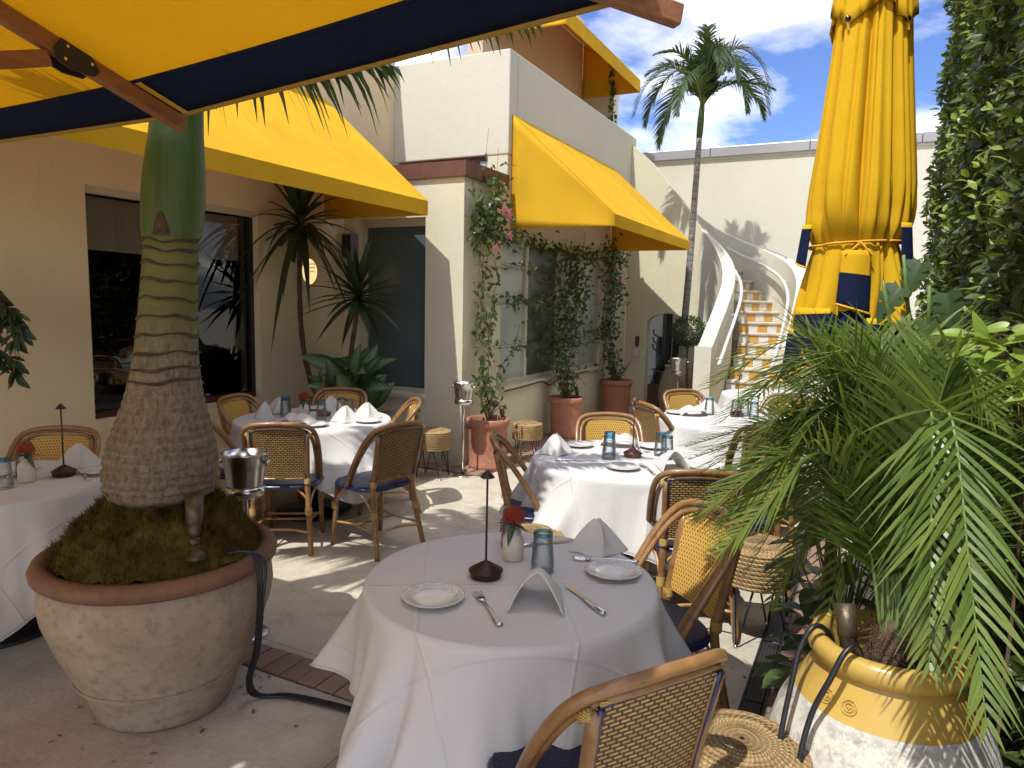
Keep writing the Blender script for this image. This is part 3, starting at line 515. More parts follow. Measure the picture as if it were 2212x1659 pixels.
def beam(p,q,w,h,name,mat,par,b=.004):
    p=np.array(p,float); q=np.array(q,float); d=q-p; d/=np.linalg.norm(d); s_=np.cross(d,(0,0,1.)); s_/=np.linalg.norm(s_); u=np.cross(s_,d); V=[]
    for e in (p,q):
        for a,bb in ((-1,-1),(1,-1),(1,1),(-1,1)): V.append(tuple(e+s_*a*w/2+u*bb*h/2))
    o=raw(name,V,[(0,1,2,3),(7,6,5,4),(0,4,5,1),(1,5,6,2),(2,6,7,3),(3,7,4,0)],mat,par); return bevel(o,b)
for k in range(8):
    a=k*PI/4; L=HS*(math.sqrt(2) if k%2 else 1.); d=np.array([math.sin(a),math.cos(a)]); zend=(ZC if k%2 else ZE)-.034+TILT*d[0]*L; e=1.004 if not k%2 else 1.035
    p0=(d[0]*.08,d[1]*.08,ZT-.05); p1=(d[0]*L*e,d[1]*L*e,ZT-.05+(zend-ZT+.05)*e)
    rb=beam(p0,p1,.036,.05,'rib','teak',ou)
    t0=(L-BD*(1.414 if k%2 else 1.))/L; sl=MB(); 
    pt=lambda t,o_: np.array([d[0]*L*t,d[1]*L*t,ZT-.05+(zend-ZT+.05)*t])+np.array([d[1]*o_,-d[0]*o_,.03])
    for sg in (-1,1): sl.quad(*[tuple(x) for x in (pt(t0,sg*.019),pt(t0,sg*.05),pt(1.0,sg*.05),pt(1.0,sg*.019))])
    sl.build('pocket','piping_yellow',ou)
    # bracket and strut
    tb=1-.375/HS if not k%2 else 1-.42/HS; bp=np.array([d[0]*L*tb,d[1]*L*tb,ZT-.05+(zend-ZT+.05)*tb]); sx_=np.array([d[1],-d[0],0.]); dv=np.array([d[0],d[1],(zend-ZT)/L]); dv/=np.linalg.norm(dv); uu=np.cross(sx_,dv)
    for sg in (-1,1):
        off=sx_*sg*.023; poly=[(-.055,.024),(.04,.025),(.072,-.004),(.06,-.026),(.0,-.044),(-.046,-.043),(-.066,-.014)]; V=[]
        for th in (0,.007*sg):
            V+=[tuple(bp+off+sx_*th+dv*x_+uu*z_) for x_,z_ in poly]
        n=len(poly); pl=raw('bracket_plate',V,[tuple(range(n)),tuple(range(2*n-1,n-1,-1))]+[(i,(i+1)%n,(i+1)%n+n,i+n) for i in range(n)],'black_metal',ou)
        for (x_,z_) in ((-.035,.010),(.042,.003),(-.032,-.028)): c=bp+off+sx_*sg*.008+dv*x_+uu*z_; MB().tube([c,c+sx_*sg*.004],.005,8).build('screw','silver',pl)
    hub=np.array([d[0]*.07,d[1]*.07,1.98]); beam(bp+dv*-.06+uu*-.04,hub,.03,.045,'strut','teak',ou)
MB().tube([(0,0,.06),(0,0,ZT+.02)],.032,14).build('pole','teak',ou,True); MB().lathe([(.09,1.94),(.095,1.96),(.095,2.02),(.05,2.05)],20,cap1=True).build('hub','black_metal',ou,True); MB().bbox((-.4,-.4,0),(.4,.4,.07),.012).build('base','black_metal',ou)
# ------------------------------------------------------------------ closed umbrella
CU=(-.10,3.80)
cu=tag(empty('umbrella',(CU[0],CU[1],0)),'closed yellow umbrella tied at the waist with navy hem corners','umbrella')
def fold(a,z,k=1.):
    s_=abs(math.sin(4.5*a+.55*math.sin(2*a+.5)+.12*z+.5)); s2=abs(math.sin(7*a+.8*math.sin(a)+.9-.1*z)); f_=1-.34*k*(1-s_)**3.2-.16*k*(1-s2)**4; f_+= .06*k*math.sin(3*a+1.)+.035*k*math.sin(2*a+z*1.1+2.)+.016*k*math.sin(17*a+z*2)*(1+math.sin(5*a)); return f_
zs_=[3.45,3.2,3.0,2.8,2.6,2.4,2.28,2.18,2.10,2.05,2.01]; rs_=[.126,.145,.164,.182,.203,.224,.236,.239,.232,.212,.186]
def rz(z): return float(np.interp(z,zs_[::-1],rs_[::-1]))
def bodyf(u,v):
    a=2*PI*u; z=3.45-v*(3.45-2.005); r=rz(z)*fold(a,z,1. if z>2.15 else max(.35,(z-2.0)/.15)); pk=.012*math.sin(22*a+5*z)*max(0,1-(abs(z-2.03)/.22)); return (r*math.cos(a)+pk,r*math.sin(a),z)
MB().grid(bodyf,200,52,close_u=True).build('body','umbrella_yellow',cu,True)
# skirt below the tie: navy corners hanging at different heights
camdir=math.atan2(-CU[1],-CU[0])
def hem(a): return 1.50+.085*math.sin(2*a+2.2)+.06*math.sin(5*a+.4)-.05*math.sin(3*a)
def navy(a): # how much of the skirt shows the navy border at this angle
    return .5+.5*math.sin(3*(a-camdir)+1.9)
sk_=MB(); nu,nv=200,26; V=[];F=[];Mi=[]
for j in range(nv+1):
    for i in range(nu):
        a=2*PI*i/nu; v=j/nv; z=2.005-(2.005-hem(a))*v; r=(.186+.075*v**.8)*(1+.16*v*math.sin(8*a+.8*math.sin(3*a))+.07*v*math.sin(13*a+4*v))*fold(a,z,.55); V.append((r*math.cos(a),r*math.sin(a),z))
for j in range(nv):
    for i in range(nu):
        a=2*PI*(i+.5)/nu; F.append((j*nu+i,j*nu+(i+1)%nu,(j+1)*nu+(i+1)%nu,(j+1)*nu+i)); dist=(1-(j+.5)/nv)*(2.0-hem(a)); Mi.append(1 if dist<.36*max(0,(navy(a)-.42)/.58)**.6 else 0)
raw('skirt',V,F,['umbrella_yellow','navy_cloth'],cu,True,mi=Mi)
MB().tube([V[nv*nu+i] for i in range(nu)],.006,5,closed=True).build('hem_piping','piping_yellow',cu)
# rolled centre flap, side flaps, tie cord, cap with buttons
def flap(a0,z0,w,h,out,tilt,nm):
    d=np.array([math.cos(a0),math.sin(a0),0]); t_=np.array([-d[1],d[0],0]); fm=MB()
    def fn(u,v): s_=(u-.5)*2; return tuple(d*(out+.028*math.cos(s_*1.5)+.02*v)+t_*(s_*w/2*(1+.15*v))+np.array([0,0,z0-h*v-tilt*s_*v]))
    fm.grid(fn,14,10); n=len(fm.F); 
    o=raw(nm,fm.V,fm.F,['umbrella_yellow','navy_cloth'],cu,True,mi=[1 if (i//14)>=(4 if z0<1.98 and z0>1.8 else 1) else 0 for i in range(n)]); thick(o,.003)
    MB().tube([fn(u,1.) for u in np.linspace(0,1,15)],.006,5).build('flap_piping','piping_yellow',o)
camdir=math.atan2(-CU[1],-CU[0])
flap(camdir+.05,1.96,.12,.26,.212,.02,'flap'); flap(camdir+1.2,2.09,.10,.2,.215,-.02,'flap'); flap(camdir-1.2,2.09,.09,.18,.215,.02,'flap')
flap(camdir+.62,1.66,.20,.30,.262,.06,'flap'); flap(camdir-.62,1.70,.19,.28,.262,-.05,'flap'); flap(camdir-.98,1.60,.15,.26,.262,.02,'flap')
MB().tube([(.205*math.cos(a)*fold(a,2.,.35),.205*math.sin(a)*fold(a,2.,.35),2.0+.012*math.sin(a-camdir)) for a in np.linspace(0,2*PI,60)[:-1]],.007,6,closed=True).build('tie_cord','piping_yellow',cu)
for s_ in (-.12,.1): MB().tube(smooth_path([(.21*math.cos(camdir+.12),.21*math.sin(camdir+.12),2.0),(.225*math.cos(camdir+.12+s_),.225*math.sin(camdir+.12+s_),1.97),(.235*math.cos(camdir+.12+2.2*s_),.235*math.sin(camdir+.12+2.2*s_),1.94)]),.005,5).build('cord_end','piping_yellow',cu)
cap=MB(); cap.grid(lambda u,v:(lambda a,r,z:(r*math.cos(a),r*math.sin(a),z))(2*PI*u,(.16+.055*v)*fold(2*PI*u,3.2,.6)*.86,3.42-v*(.36+.11*abs(((u*4+.3)%1)-.5)*2)),120,8,close_u=True); thick(cap.build('top_cap','umbrella_yellow',cu,True),.003)
for k in range(4):
    a=2*PI*((k+.7)/4 if False else (k-.3)/4); r=.218*fold(a,3.2,.6)*.86; c=np.array([r*math.cos(a),r*math.sin(a),2.98]); b_=MB(); b_.lathe([(.001,-.014),(.010,-.010),(.014,0),(.010,.010),(.001,.014)],10,tuple(c)); b_.build('button','black_button',cu,True)
    MB().tube([c+np.array([0,0,-.01]),c+np.array([.006,0,-.05])],.005,5).build('loop','piping_yellow',cu)
MB().tube([(0,0,.08),(0,0,3.45)],.03,12).build('pole','teak',cu,True); MB().lathe([(.17,0),(.172,.03),(.05,.06),(.045,.12)],32,(0.09,.03,0)).build('base','black_metal',cu,True)
# ------------------------------------------------------------------ bottle palm in the big clay pot
BP=(-2.555,1.885)
pt_=tag(empty('planter',(BP[0],BP[1],0)),'big round clay planter pot with reddish rolled rim holding the bottle palm','planter')
MB().lathe([(.25,0),(.265,.02),(.286,.09),(.34,.2),(.39,.32),(.428,.43),(.44,.5),(.435,.56),(.418,.61),(.39,.615),(.37,.5)],72,cap0=True).build('body','clay_pot',pt_,True)
MB().lathe([(.405,.603),(.437,.60),(.456,.615),(.460,.637),(.450,.658),(.427,.668),(.40,.665),(.388,.64)],72,cap0=False).build('rim','clay_rim',pt_,True)
for z_,r_ in ((.165,.327),(.175,.332)): MB().tube([(r_*math.cos(a),r_*math.sin(a),z_) for a in np.linspace(0,2*PI,60)[:-1]],.0035,5,closed=True).build('throwing_line','clay_pot',pt_)
def mossz(x,y):
    r=math.hypot(x,y)/.40; a=math.atan2(y,x); n_=.030*math.sin(5*a+1)*math.sin(r*7)+.030*math.sin(33*x+2)*math.sin(29*y+1)+.020*math.sin(57*x+3)*math.sin(61*y)+.01*math.sin(97*x+40*y); return .645+.27*(1-r**2.3)+n_*(1-.3*r)
ms=MB(); ms.grid(lambda u,v:(lambda a,r:(r*math.cos(a),r*math.sin(a),mossz(r*math.cos(a),r*math.sin(a))))(2*PI*u,0.02+.38*v+.012*math.sin(2*PI*u*17)*v),96,30,close_u=True)
mo=tag(ms.build('moss','moss',pt_,True),kind='stuff')
n=26000; a=RNG.uniform(0,2*PI,n); r=.395*np.sqrt(RNG.uniform(.12,1,n)); B=np.stack([r*np.cos(a),r*np.sin(a),np.zeros(n)],1); B[:,2]=[mossz(x,y) for x,y in B[:,:2]]; D=rdir(n)*.8+np.array([0,0,.7])+.5*B*np.array([1,1,0]); V=np.stack([B-rdir(n)*.003,B+rdir(n)*.003,B+D*RNG.uniform(.010,.034,n)[:,None]],1).reshape(-1,3)
tag(raw('moss_tufts',V,np.arange(3*n).reshape(-1,3),'moss',pt_),kind='stuff')
# the palm itself
bpm=tag(empty('bottle_palm',(BP[0]+.01,BP[1],.875)),'bottle palm with swollen ringed trunk and smooth green crownshaft','palm')
prof=[(.0,.165),(.02,.196),(.06,.209),(.12,.213),(.19,.207),(.26,.192),(.33,.170),(.41,.147),(.50,.129),(.60,.117),(.75,.108),(.90,.102),(1.05,.099)]
def lean(z): return np.array([.072*z+.0*z*z,.035*z,0])
rings=[.045,.075,.118,.150,.195,.226,.268,.296,.335,.376,.41,.446,.488,.535,.595,.665,.735,.805,.875,.94,.995,1.03]
def trunkf(u,v):
    a=2*PI*u; z=1.05*v; r=float(np.interp(z,[p[0] for p in prof],[p[1] for p in prof])); zz=z+.007*math.sin(a*2+z*9)+.004*math.sin(5*a)+max(0,1-z/.6)*(.007*math.sin(3*a+z*61)+.003*math.sin(11*a+z*43))
    g_=min(abs(zz-q) for q in rings); low=max(0,1-z/.5); r*=1+(.030*(1-low)+.082*low)*(math.exp(-(g_/.008)**2)*-.6+.35*math.exp(-((g_-.013)/.008)**2))+(low*.0055+.0015)*math.sin(72*a+5*math.sin(z*37)+2*math.sin(5*a))*(.55+.45*math.sin(z*70+3*math.sin(4*a)))
    o=lean(z); return (o[0]+r*math.cos(a),o[1]+r*math.sin(a),z)
MB().grid(trunkf,150,150,close_u=True).build('trunk','palm_trunk',bpm,True)
for q in rings[12:]:
    r=float(np.interp(q,[p[0] for p in prof],[p[1] for p in prof]))+.0005; o=lean(q); MB().tube([(o[0]+r*math.cos(a),o[1]+r*math.sin(a),q-(.007*math.sin(a*2+q*9)+.004*math.sin(5*a))+.0012*math.sin(9*a+q*50)) for a in np.linspace(0,2*PI,50)[:-1]],[.0058+.0022*math.sin(3*a+q*20) for a in np.linspace(0,2*PI,50)[:-1]],5,closed=True,flat=1.).build('ring_scar','ring_scar',bpm)
def shaftf(u,v):
    a=2*PI*u; z=1.04+v*.72; r=float(np.interp(v,[0,.06,.2,.35,.55,.8,1.],[.104,.113,.116,.112,.098,.088,.075])); r*=1-.05*math.exp(-((((a-(-1.02))+PI)%(2*PI)-PI)/.09)**2); o=lean(z); return (o[0]+r*math.cos(a),o[1]+r*math.sin(a),z)
MB().grid(shaftf,64,24,close_u=True).build('crownshaft','crownshaft',bpm,True)
sc=MB(); o=lean(1.1); aa=-1.02; sc.grid(lambda u,v:(lambda a,z,r:(o[0]+r*math.cos(a),o[1]+r*math.sin(a),z))(aa+(u-.5)*.55*(1-.75*v**1.5),1.045+.085*v,.1165+.004*math.sin(PI*u)),8,6); sc.build('sheath_scar','ring_scar',bpm,True)
o=lean(1.76)
def pfrond(az,L,rise,drop,n=44,ll=.42,w=.03):
    d=np.array([math.cos(az),math.sin(az),0]); b0=np.array([o[0],o[1],1.7]); m_=MB(); frond(m_,[b0,b0+d*.15*L+[0,0,rise*.75],b0+d*.5*L+[0,0,rise],b0+d*.82*L+[0,0,rise-.35*drop],b0+d*L+[0,0,rise-drop]],n,ll,w,.95,62,.18,.35,5,.12,.012); return m_.build('frond',['palm_leaf_dark','stem_green'],bpm)

def wfrond(pts,n,ll,w):
    m_=MB(); of=np.array([BP[0]+.01,BP[1],.855]); frond(m_,[np.array([o[0],o[1],1.72])]+[np.array(p)-of for p in pts],n,ll,w,.85,60,.22,.3,5,.05,.012); return m_.build('frond',['palm_leaf_dark','stem_green'],bpm)
wfrond([(-2.50,2.15,2.72),(-2.48,2.4,2.745),(-2.25,2.58,2.73),(-1.98,2.70,2.70)],24,.40,.042); wfrond([(-2.35,2.05,2.82),(-2.0,2.4,2.89),(-1.65,2.7,2.87),(-1.34,2.85,2.84)],34,.26,.036); 
for az_ in (1.55,1.8,2.05,2.3,2.6,2.95,3.4): pfrond(az_,random.uniform(1.25,1.45),random.uniform(.9,1.1),.3,44,.56,.046)  # crown fronds above the view, added to thicken the shade on the ground
pfrond(1.2,1.3,1.05,.3); pfrond(.7,1.3,1.1,.3); pfrond(3.9,1.2,1.1,.25,44,.56,.046); pfrond(4.5,1.1,1.1,.2,44,.56,.046); pfrond(5.3,1.1,1.1,.2,44,.5,.044); pfrond(1.9,.8,1.2,.1,40,.5,.045)  # more unseen fronds, placed to spread the crown's shade
# ------------------------------------------------------------------ yellow-collared jar with feather palm
JP=(.110,2.25)
jr=tag(empty('planter',(JP[0],JP[1],0)),'speckled white oil jar with glossy yellow collar holding the feather palm','planter')
MB().lathe([(.16,0),(.20,.03),(.26,.12),(.30,.24),(.315,.34),(.31,.43),(.285,.51),(.247,.585)],64).build('body','speckled_white',jr,True)
MB().lathe([(.2475,.582),(.228,.615),(.2,.66),(.188,.69)],64,cap0=False).build('collar','yellow_glaze',jr,True)
MB().lathe([(.186,.686),(.2,.69),(.213,.707),(.217,.73),(.208,.75),(.188,.758),(.17,.75),(.162,.73),(.158,.62)],64,cap0=False).build('rim','yellow_glaze',jr,True)
MB().lathe([(.002,.65),(.1,.655),(.16,.645)],32,cap0=False).build('soil','soil',jr,True)
for k,aa in enumerate((-2.28,-1.98)):   # round stamped seals on the collar
    r_=.2255; c=np.array([r_*math.cos(aa),r_*math.sin(aa),.624]); nn=np.array([math.cos(aa),math.sin(aa),.55]); nn/=np.linalg.norm(nn); t1=np.array([-math.sin(aa),math.cos(aa),0]); t2=np.cross(nn,t1); sl=None
    for rr in (.020,.0115): q=MB().tube([c+rr*(math.cos(b_)*t1+math.sin(b_)*t2)+nn*.001 for b_ in np.linspace(0,2*PI,25)[:-1]],.0016,5,closed=True).build('stamped_seal','yellow_glaze',jr,True)
    cr=MB(); cr.tube([c-t1*.0065+nn*.0015,c+t1*.0065+nn*.0015],.0018,5); cr.tube([c-t2*.0065+nn*.0015,c+t2*.0065+nn*.0015],.0018,5)
    for b_ in np.linspace(0,2*PI,9)[:-1]: cr.tube([c+.016*(math.cos(b_)*t1+math.sin(b_)*t2),c+.021*(math.cos(b_+.12)*t1+math.sin(b_+.12)*t2)],.0014,4)
    cr.build('seal_mark','yellow_glaze',jr)
pl=tag(empty('feather_palm',(JP[0],JP[1],.64)),'bushy bright green feather palm spilling from the yellow collared jar','palm')
tr=MB(); tr.lathe([(.045,0),(.05,.05),(.04,.12),(.03,.18)],14); tr.build('trunk','stem_brown',pl,True)
n=900; B=np.stack([RNG.uniform(-.06,.06,n),RNG.uniform(-.06,.06,n),RNG.uniform(0,.16,n)],1); D=rdir(n)*np.array([1,1,.6]); V=np.stack([B-rdir(n)*.0012,B+rdir(n)*.0012,B+D*RNG.uniform(.03,.09,n)[:,None]],1).reshape(-1,3); tag(raw('fibre',V,np.arange(3*n).reshape(-1,3),'stem_brown',pl),kind='stuff')
def jf(tip,h,n=46,ll=.32,w=.0105,mid=.55,b=None,droop=.16,par=pl,mat='palm_leaf',org=None):
    og=np.array(org if org is not None else (JP[0],JP[1],.64)); tip=np.array(tip)-og; b0=np.array(b if b is not None else (random.uniform(-.03,.03),random.uniform(-.03,.03),.14)); hd=(tip-b0)*np.array([1,1,0])
    pts=[b0,b0+hd*.12+[0,0,h*.55],b0+hd*.38+[0,0,h*.95],b0+hd*mid+[0,0,h+.0*tip[2]],b0+hd*.8+[0,0,.45*h+.55*(tip[2]-b0[2])],tip]
    m_=MB(); frond(m_,pts,n,ll,w,droop,55,.16,.3,4,.3,.006); return m_.build('frond',[mat,'stem_green'],par)
TIPS=[(-.56,2.5,1.20,.56),(-.516,2.6,1.40,.82),(-.36,2.15,1.05,.52),(.171,1.78,.90,.66),(.262,1.62,.88,.66),(-.038,2.6,1.50,.82),(.15,2.5,1.46,.82),(-.268,2.8,1.4,.76),(.29,2.1,1.42,.8),(-.30,2.35,1.17,.62),(-.437,2.9,1.30,.75),(.101,2.9,1.36,.76),(.315,2.8,1.38,.74),(-.202,2.15,1.32,.74),(-.6,2.75,1.1,.5),(-.36,2.55,1.38,.8),(-.15,2.65,1.42,.8),(.27,2.6,1.42,.8),(.33,2.3,1.2,.7),(-.42,2.35,1.32,.78),(-.1,2.2,1.32,.75)]
for k in range(30):
    a=random.uniform(.3,4.1); rr=random.uniform(.35,.72); h=random.uniform(.42,.8); tz=.78+h-random.uniform(.04,.30); TIPS.append((JP[0]+rr*math.cos(a),JP[1]+.06+rr*math.sin(a)*.72,tz,h))
for x,y,z,h in TIPS: jf((x,y,z),h)
# second clump growing behind the jar along the hedge
p2=tag(empty('feather_palm',(.24,2.98,0)),'feather palm clump growing behind the jar at the foot of the hedge','palm')
MB().lathe([(.07,0),(.06,.2),(.045,.5),(.03,.62)],12).build('trunk','stem_brown',p2,True)
for k in range(34):
    a=k*2.4; L=random.uniform(.45,.8); tip=(.24+L*math.cos(a)*.8-.10,2.98+L*math.sin(a)*.9,random.uniform(.55,1.3)); jf(tip,random.uniform(.6,.85),40,.30,.011,b=(0,0,random.uniform(.3,.58)),par=p2,org=(.24,2.98,0),mat='palm_leaf')
# low leafy fill between the jar and the grate
gc=tag(empty('leafy_plant',(-.03,3.12,0)),'low heart leaved plant on the bricks behind the yellow collared jar','plant')
B=[];D=[];N=[];L=[]
for k in range(95):
    a=random.uniform(0,2*PI); r=random.uniform(.02,.2); B.append((r*math.cos(a),r*math.sin(a)*1.6,random.uniform(.08,.95))); D.append((math.cos(a),math.sin(a),random.uniform(-.5,.2))); N.append((0,0,1)); L.append(random.uniform(.09,.16))
leaf_obj('foliage',B,D,N,L,[l*.62 for l in L],'vine_leaf',gc); sm=MB()
for b_ in B: sm.tube([(0,0,0),(b_[0]*.5,b_[1]*.5,b_[2]*.7),b_],.003,4)
sm.build('stems','stem_green',gc)
# ------------------------------------------------------------------ hedge
hg=tag(empty('hedge',(0,0,0)),'tall dark clipped hedge along the courtyard edge behind the closed umbrella','hedge')
HX=.56; n=40000; y=1.3+7.6*RNG.uniform(0,1,n)**.9; z=RNG.uniform(.02,5.9,n); dep=np.abs(RNG.normal(0,.09,n)); bulge=.07*np.sin(y*2.3+z*1.7)+.05*np.sin(y*5.1-z*4.2)+.03*np.sin(z*9+y*7)
B=np.stack([HX+bulge*.8+dep-.05,y,z],1); D=rdir(n)*.9+np.array([-.55,-.15,.25]); N=rdir(n)*.6+np.array([-.7,-.2,.7]); L=RNG.uniform(.05,.10,n)
tag(leaf_obj('foliage',B,D,N,L,L*.5,'hedge_leaf',hg,.2),kind='stuff')
n=5000; y=RNG.uniform(8.8,9.1,n); B=np.stack([RNG.uniform(HX,HX+.7,n),y,RNG.uniform(0,5.9,n)],1); L=RNG.uniform(.05,.1,n); tag(leaf_obj('end_foliage',B,rdir(n),rdir(n),L,L*.5,'hedge_leaf',hg,.2),kind='stuff')
MB().box((HX+.16,1.2,0),(HX+.75,8.9,5.8)).build('core','soil',hg)
n=700; y=RNG.uniform(2.2,8.,n); z=RNG.uniform(.8,4.8,n); k=RNG.integers(0,60,n); cy=RNG.uniform(2.3,8,60); czz=RNG.uniform(.8,4.6,60); B=np.stack([HX-.06+RNG.normal(0,.04,n),cy[k]+RNG.normal(0,.09,n),czz[k]+RNG.normal(0,.08,n)],1); L=RNG.uniform(.05,.09,n); tag(leaf_obj('young_shoots',B,rdir(n)+np.array([-.5,-.2,.3]),rdir(n)*.5+np.array([-.4,-.3,.8]),L,L*.5,'bright_leaf',hg,.2),kind='stuff')
# broad leaves in front of the hedge
def big_leaf(p,d,nrm,L,wd,mat,par,split=False,name='leaf'):
    d=np.array(d,float); d/=np.linalg.norm(d); nrm=np.array(nrm,float); nrm-=d*(nrm@d); nrm/=np.linalg.norm(nrm); s_=np.cross(d,nrm); m_=MB(); p=np.array(p,float)
    def wf(v): return wd*.5*math.sin(PI*min(1,(v*.93+.07))**.62)**.85
    def fn(u,v):
        x=(u-.5)*2; w_=wf(v)
        if split and abs(x)>.3: w_*=1-.55*max(0,math.sin(v*26))**6
        return tuple(p+d*L*(v-.12*abs(x)*(1-v))+s_*x*w_+nrm*(abs(x)*w_*.35-.22*L*v*v))
    m_.grid(fn,10,26 if split else 12,uvf=lambda u,v:((u-.5)*2,v)); return m_.build(name,mat,par,True,uv=True)
mn=tag(empty('monstera_plant',(.28,3.55,0)),'split leaved monstera between the closed umbrella and the hedge','plant')
for (x,y,z,dx,dz) in ((.10,3.45,1.93,-.35,-.9),(.03,3.36,1.82,-.5,-.8),(.20,3.38,1.80,.2,-1),(.13,3.25,1.68,-.2,-1),(.18,3.2,1.56,-.4,-.8),(.27,3.3,1.6,.1,-1.),(.08,3.3,1.52,-.3,-.9)):
    lp=np.array([x,y,z])-np.array([.28,3.55,0]); big_leaf(lp+np.array([.07,.1,-.03]),(dx,-.25,dz),(-.3,-.9,.4),.17,.12,'monstera_leaf',mn,True); MB().tube(smooth_path([(0,0,0),(lp[0]*.4,lp[1]*.3,lp[2]*.6),tuple(lp)]),.008,6).build('stalk','stem_green',mn,True)
br=tag(empty('leafy_shrub',(.40,2.35,0)),'bright broad leaved shrub twigs reaching out above the feather palm','shrub')
for (x,y,z) in ((.289,2.2,1.62),(.227,2.3,1.635),(.322,2.1,1.525),(.25,2.25,1.60),(.31,2.2,1.66),(.28,2.2,1.58),(.33,2.2,1.55),(.26,2.2,1.63)):
    lp=np.array([x,y,z])-np.array([.40,2.35,0])
    for q in range(3 if z<1.7 else 2): big_leaf(lp+np.array([.02*q,0,-.012*q]),(random.uniform(-.8,.6),random.uniform(-.5,.1),random.uniform(-.3,.6)),(-.2,-.6,.8),random.uniform(.055,.08),random.uniform(.032,.045),'bright_leaf',br)
    MB().tube(smooth_path([(0,0,0),(.02,.05,lp[2]*.6),(lp[0]*.5+.02,lp[1]*.5,lp[2]-.05),tuple(lp)]),.004,5).build('twig','stem_brown',br,True)
# left edge tree branch
lt=tag(empty('ficus_tree',(-4.75,2.15,0)),'small ficus tree whose leafy twigs enter past the shaded left wall','tree')
MB().tube(smooth_path([(0,0,0),(.0,.02,.8),(.04,.0,1.5),(.02,.0,2.0)]),[.03]*6+[.025]*6+[.015]*7,8).build('trunk','stem_brown',lt,True)
B=[];D=[];N=[]; tw=MB()
for (x,y,z) in ((.43,.2,1.52),(.30,.2,1.60),(.35,.22,1.45),(.28,.15,1.32),(.36,.2,1.26),(.2,.1,1.7),(.15,.2,1.5)):
    pts=smooth_path([(.02,0,z+.1),(x*.5,y*.5,z+.16),(x*.85,y,z+.06),(x,y,z-.05)],6); tw.tube(pts,.004,4)
    for q in pts[4:]:
        for _ in range(3): B.append(np.array(q)); D.append((random.uniform(-.3,.8),random.uniform(-.6,.6),random.uniform(-1,-.1))); N.append((random.uniform(-.5,.5),-.6,.6))
L=np.array([random.uniform(.07,.11) for _ in B]); leaf_obj('foliage',B,D,N,L,L*.36,'ficus_leaf',lt,.2); tw.build('twigs','stem_brown',lt)
# ------------------------------------------------------------------ tables and cloths
def table(loc,label,R=.5,rim=.74):
    t=tag(empty('table',loc),label,'table')
    MB().lathe([(R-.012,rim-.03),(R,rim-.022),(R,rim-.004),(R-.006,rim)],48,cap1=True).build('table_top','interior_wood',t,True); MB().tube([(0,0,.03),(0,0,rim-.03)],.04,14).build('column','black_metal',t,True); MB().lathe([(.30,0),(.305,.012),(.28,.022),(.06,.04),(.045,.07)],40).build('base','black_metal',t,True); return t
def cloth(loc,label,R,a,rot,seed,zt=.746,p=5.,fl=.16,amp=1.,floor=.06):
    rn=random.Random(seed); ph=[rn.uniform(0,2*PI) for _ in range(6)]; fo=[(2*PI*(i_+rn.uniform(-.3,.3))/11,rn.uniform(.05,.16),rn.choice((-1,1,1))*rn.uniform(.05,.12),rn.uniform(-.35,.35)) for i_ in range(11)]; nt=260; V=[];U=[];F=[]; rings=[.02,.15,.3,.42,.5]; rings=[R*x/.5 for x in rings[:-1]]+[R-.012,R-.003]; nd=22; rows=len(rings)+nd
    for j in range(rows):
        for i in range(nt):
            th=2*PI*i/nt; q=th-rot; Lf=a/((abs(math.cos(q))**p+abs(math.sin(q))**p)**(1/p)); D_=Lf-R
            if j<len(rings): r=rings[j]; z=zt+.0015*math.sin(3*th+ph[0])*(r/R); l=r-R
            else:
                s_=(j-len(rings)+1)/nd; l=s_*D_; c=abs(math.sin(2*q))          # 1 at the corners
                rid=c**10; wv=.05*math.sin(5*th+ph[1]+.8*math.sin(2*th+ph[2]))+sum(A*math.exp(-(((th-t0-dr*l+PI)%(2*PI)-PI)/(w_*(1.25-.5*s_)))**2) for t0,w_,A,dr in fo)+.008*math.sin(31*th+ph[4])
                k=min(1,l/.38)**1.35; r=R+.004*min(1,l/.01)+l*fl*.5+k*(amp*wv+fl*1.0*rid*min(l,.6)+.05); z=zt-.004*(1-math.exp(-l/.008))-l*(.985-.05*rid)+.02*k*wv
                r=max(r,R+.005); z=max(z,floor+.004*math.sin(9*th))
            V.append((r*math.cos(th),r*math.sin(th),z)); U.append(((R+l)*math.cos(q),(R+l)*math.sin(q)))
    V.append((0,0,zt)); U.append((0,0))
    for j in range(rows-1):
        for i in range(nt): F.append((j*nt+i,j*nt+(i+1)%nt,(j+1)*nt+(i+1)%nt,(j+1)*nt+i))
    for i in range(nt): F.append((len(V)-1,(i+1)%nt,i))
    o=raw('tablecloth',V,[tuple(reversed(f)) for f in F],'linen',None,True,U,loc=loc); o.rotation_euler=(0,0,0)
    thick(o,.0022,-1.); MB().tube([V[(rows-1)*nt+i] for i in range(nt)],.0032,5,closed=True).build('hem','linen',o,True); return tag(o,label,'tablecloth')
TB={'near':((-1.05,2.12,0),.50,.86,.55),'left':((-3.86,1.93,0),.50,.88,.2),'window':((-3.88,4.25,0),.60,.90,.35),'middle':((-1.30,4.20,0),.58,.97,.30),'far':((-1.02,6.15,0),.58,.95,.7),'stair':((-.93,8.2,0),.52,1.0,.15)}
DESC={'near':'nearest round table','left':'round table at the left edge','window':'round table beside the big dark window','middle':'sunlit round table in the middle','far':'round table near the stairs behind the feather palm','stair':'farthest table at the foot of the tiled stair'}
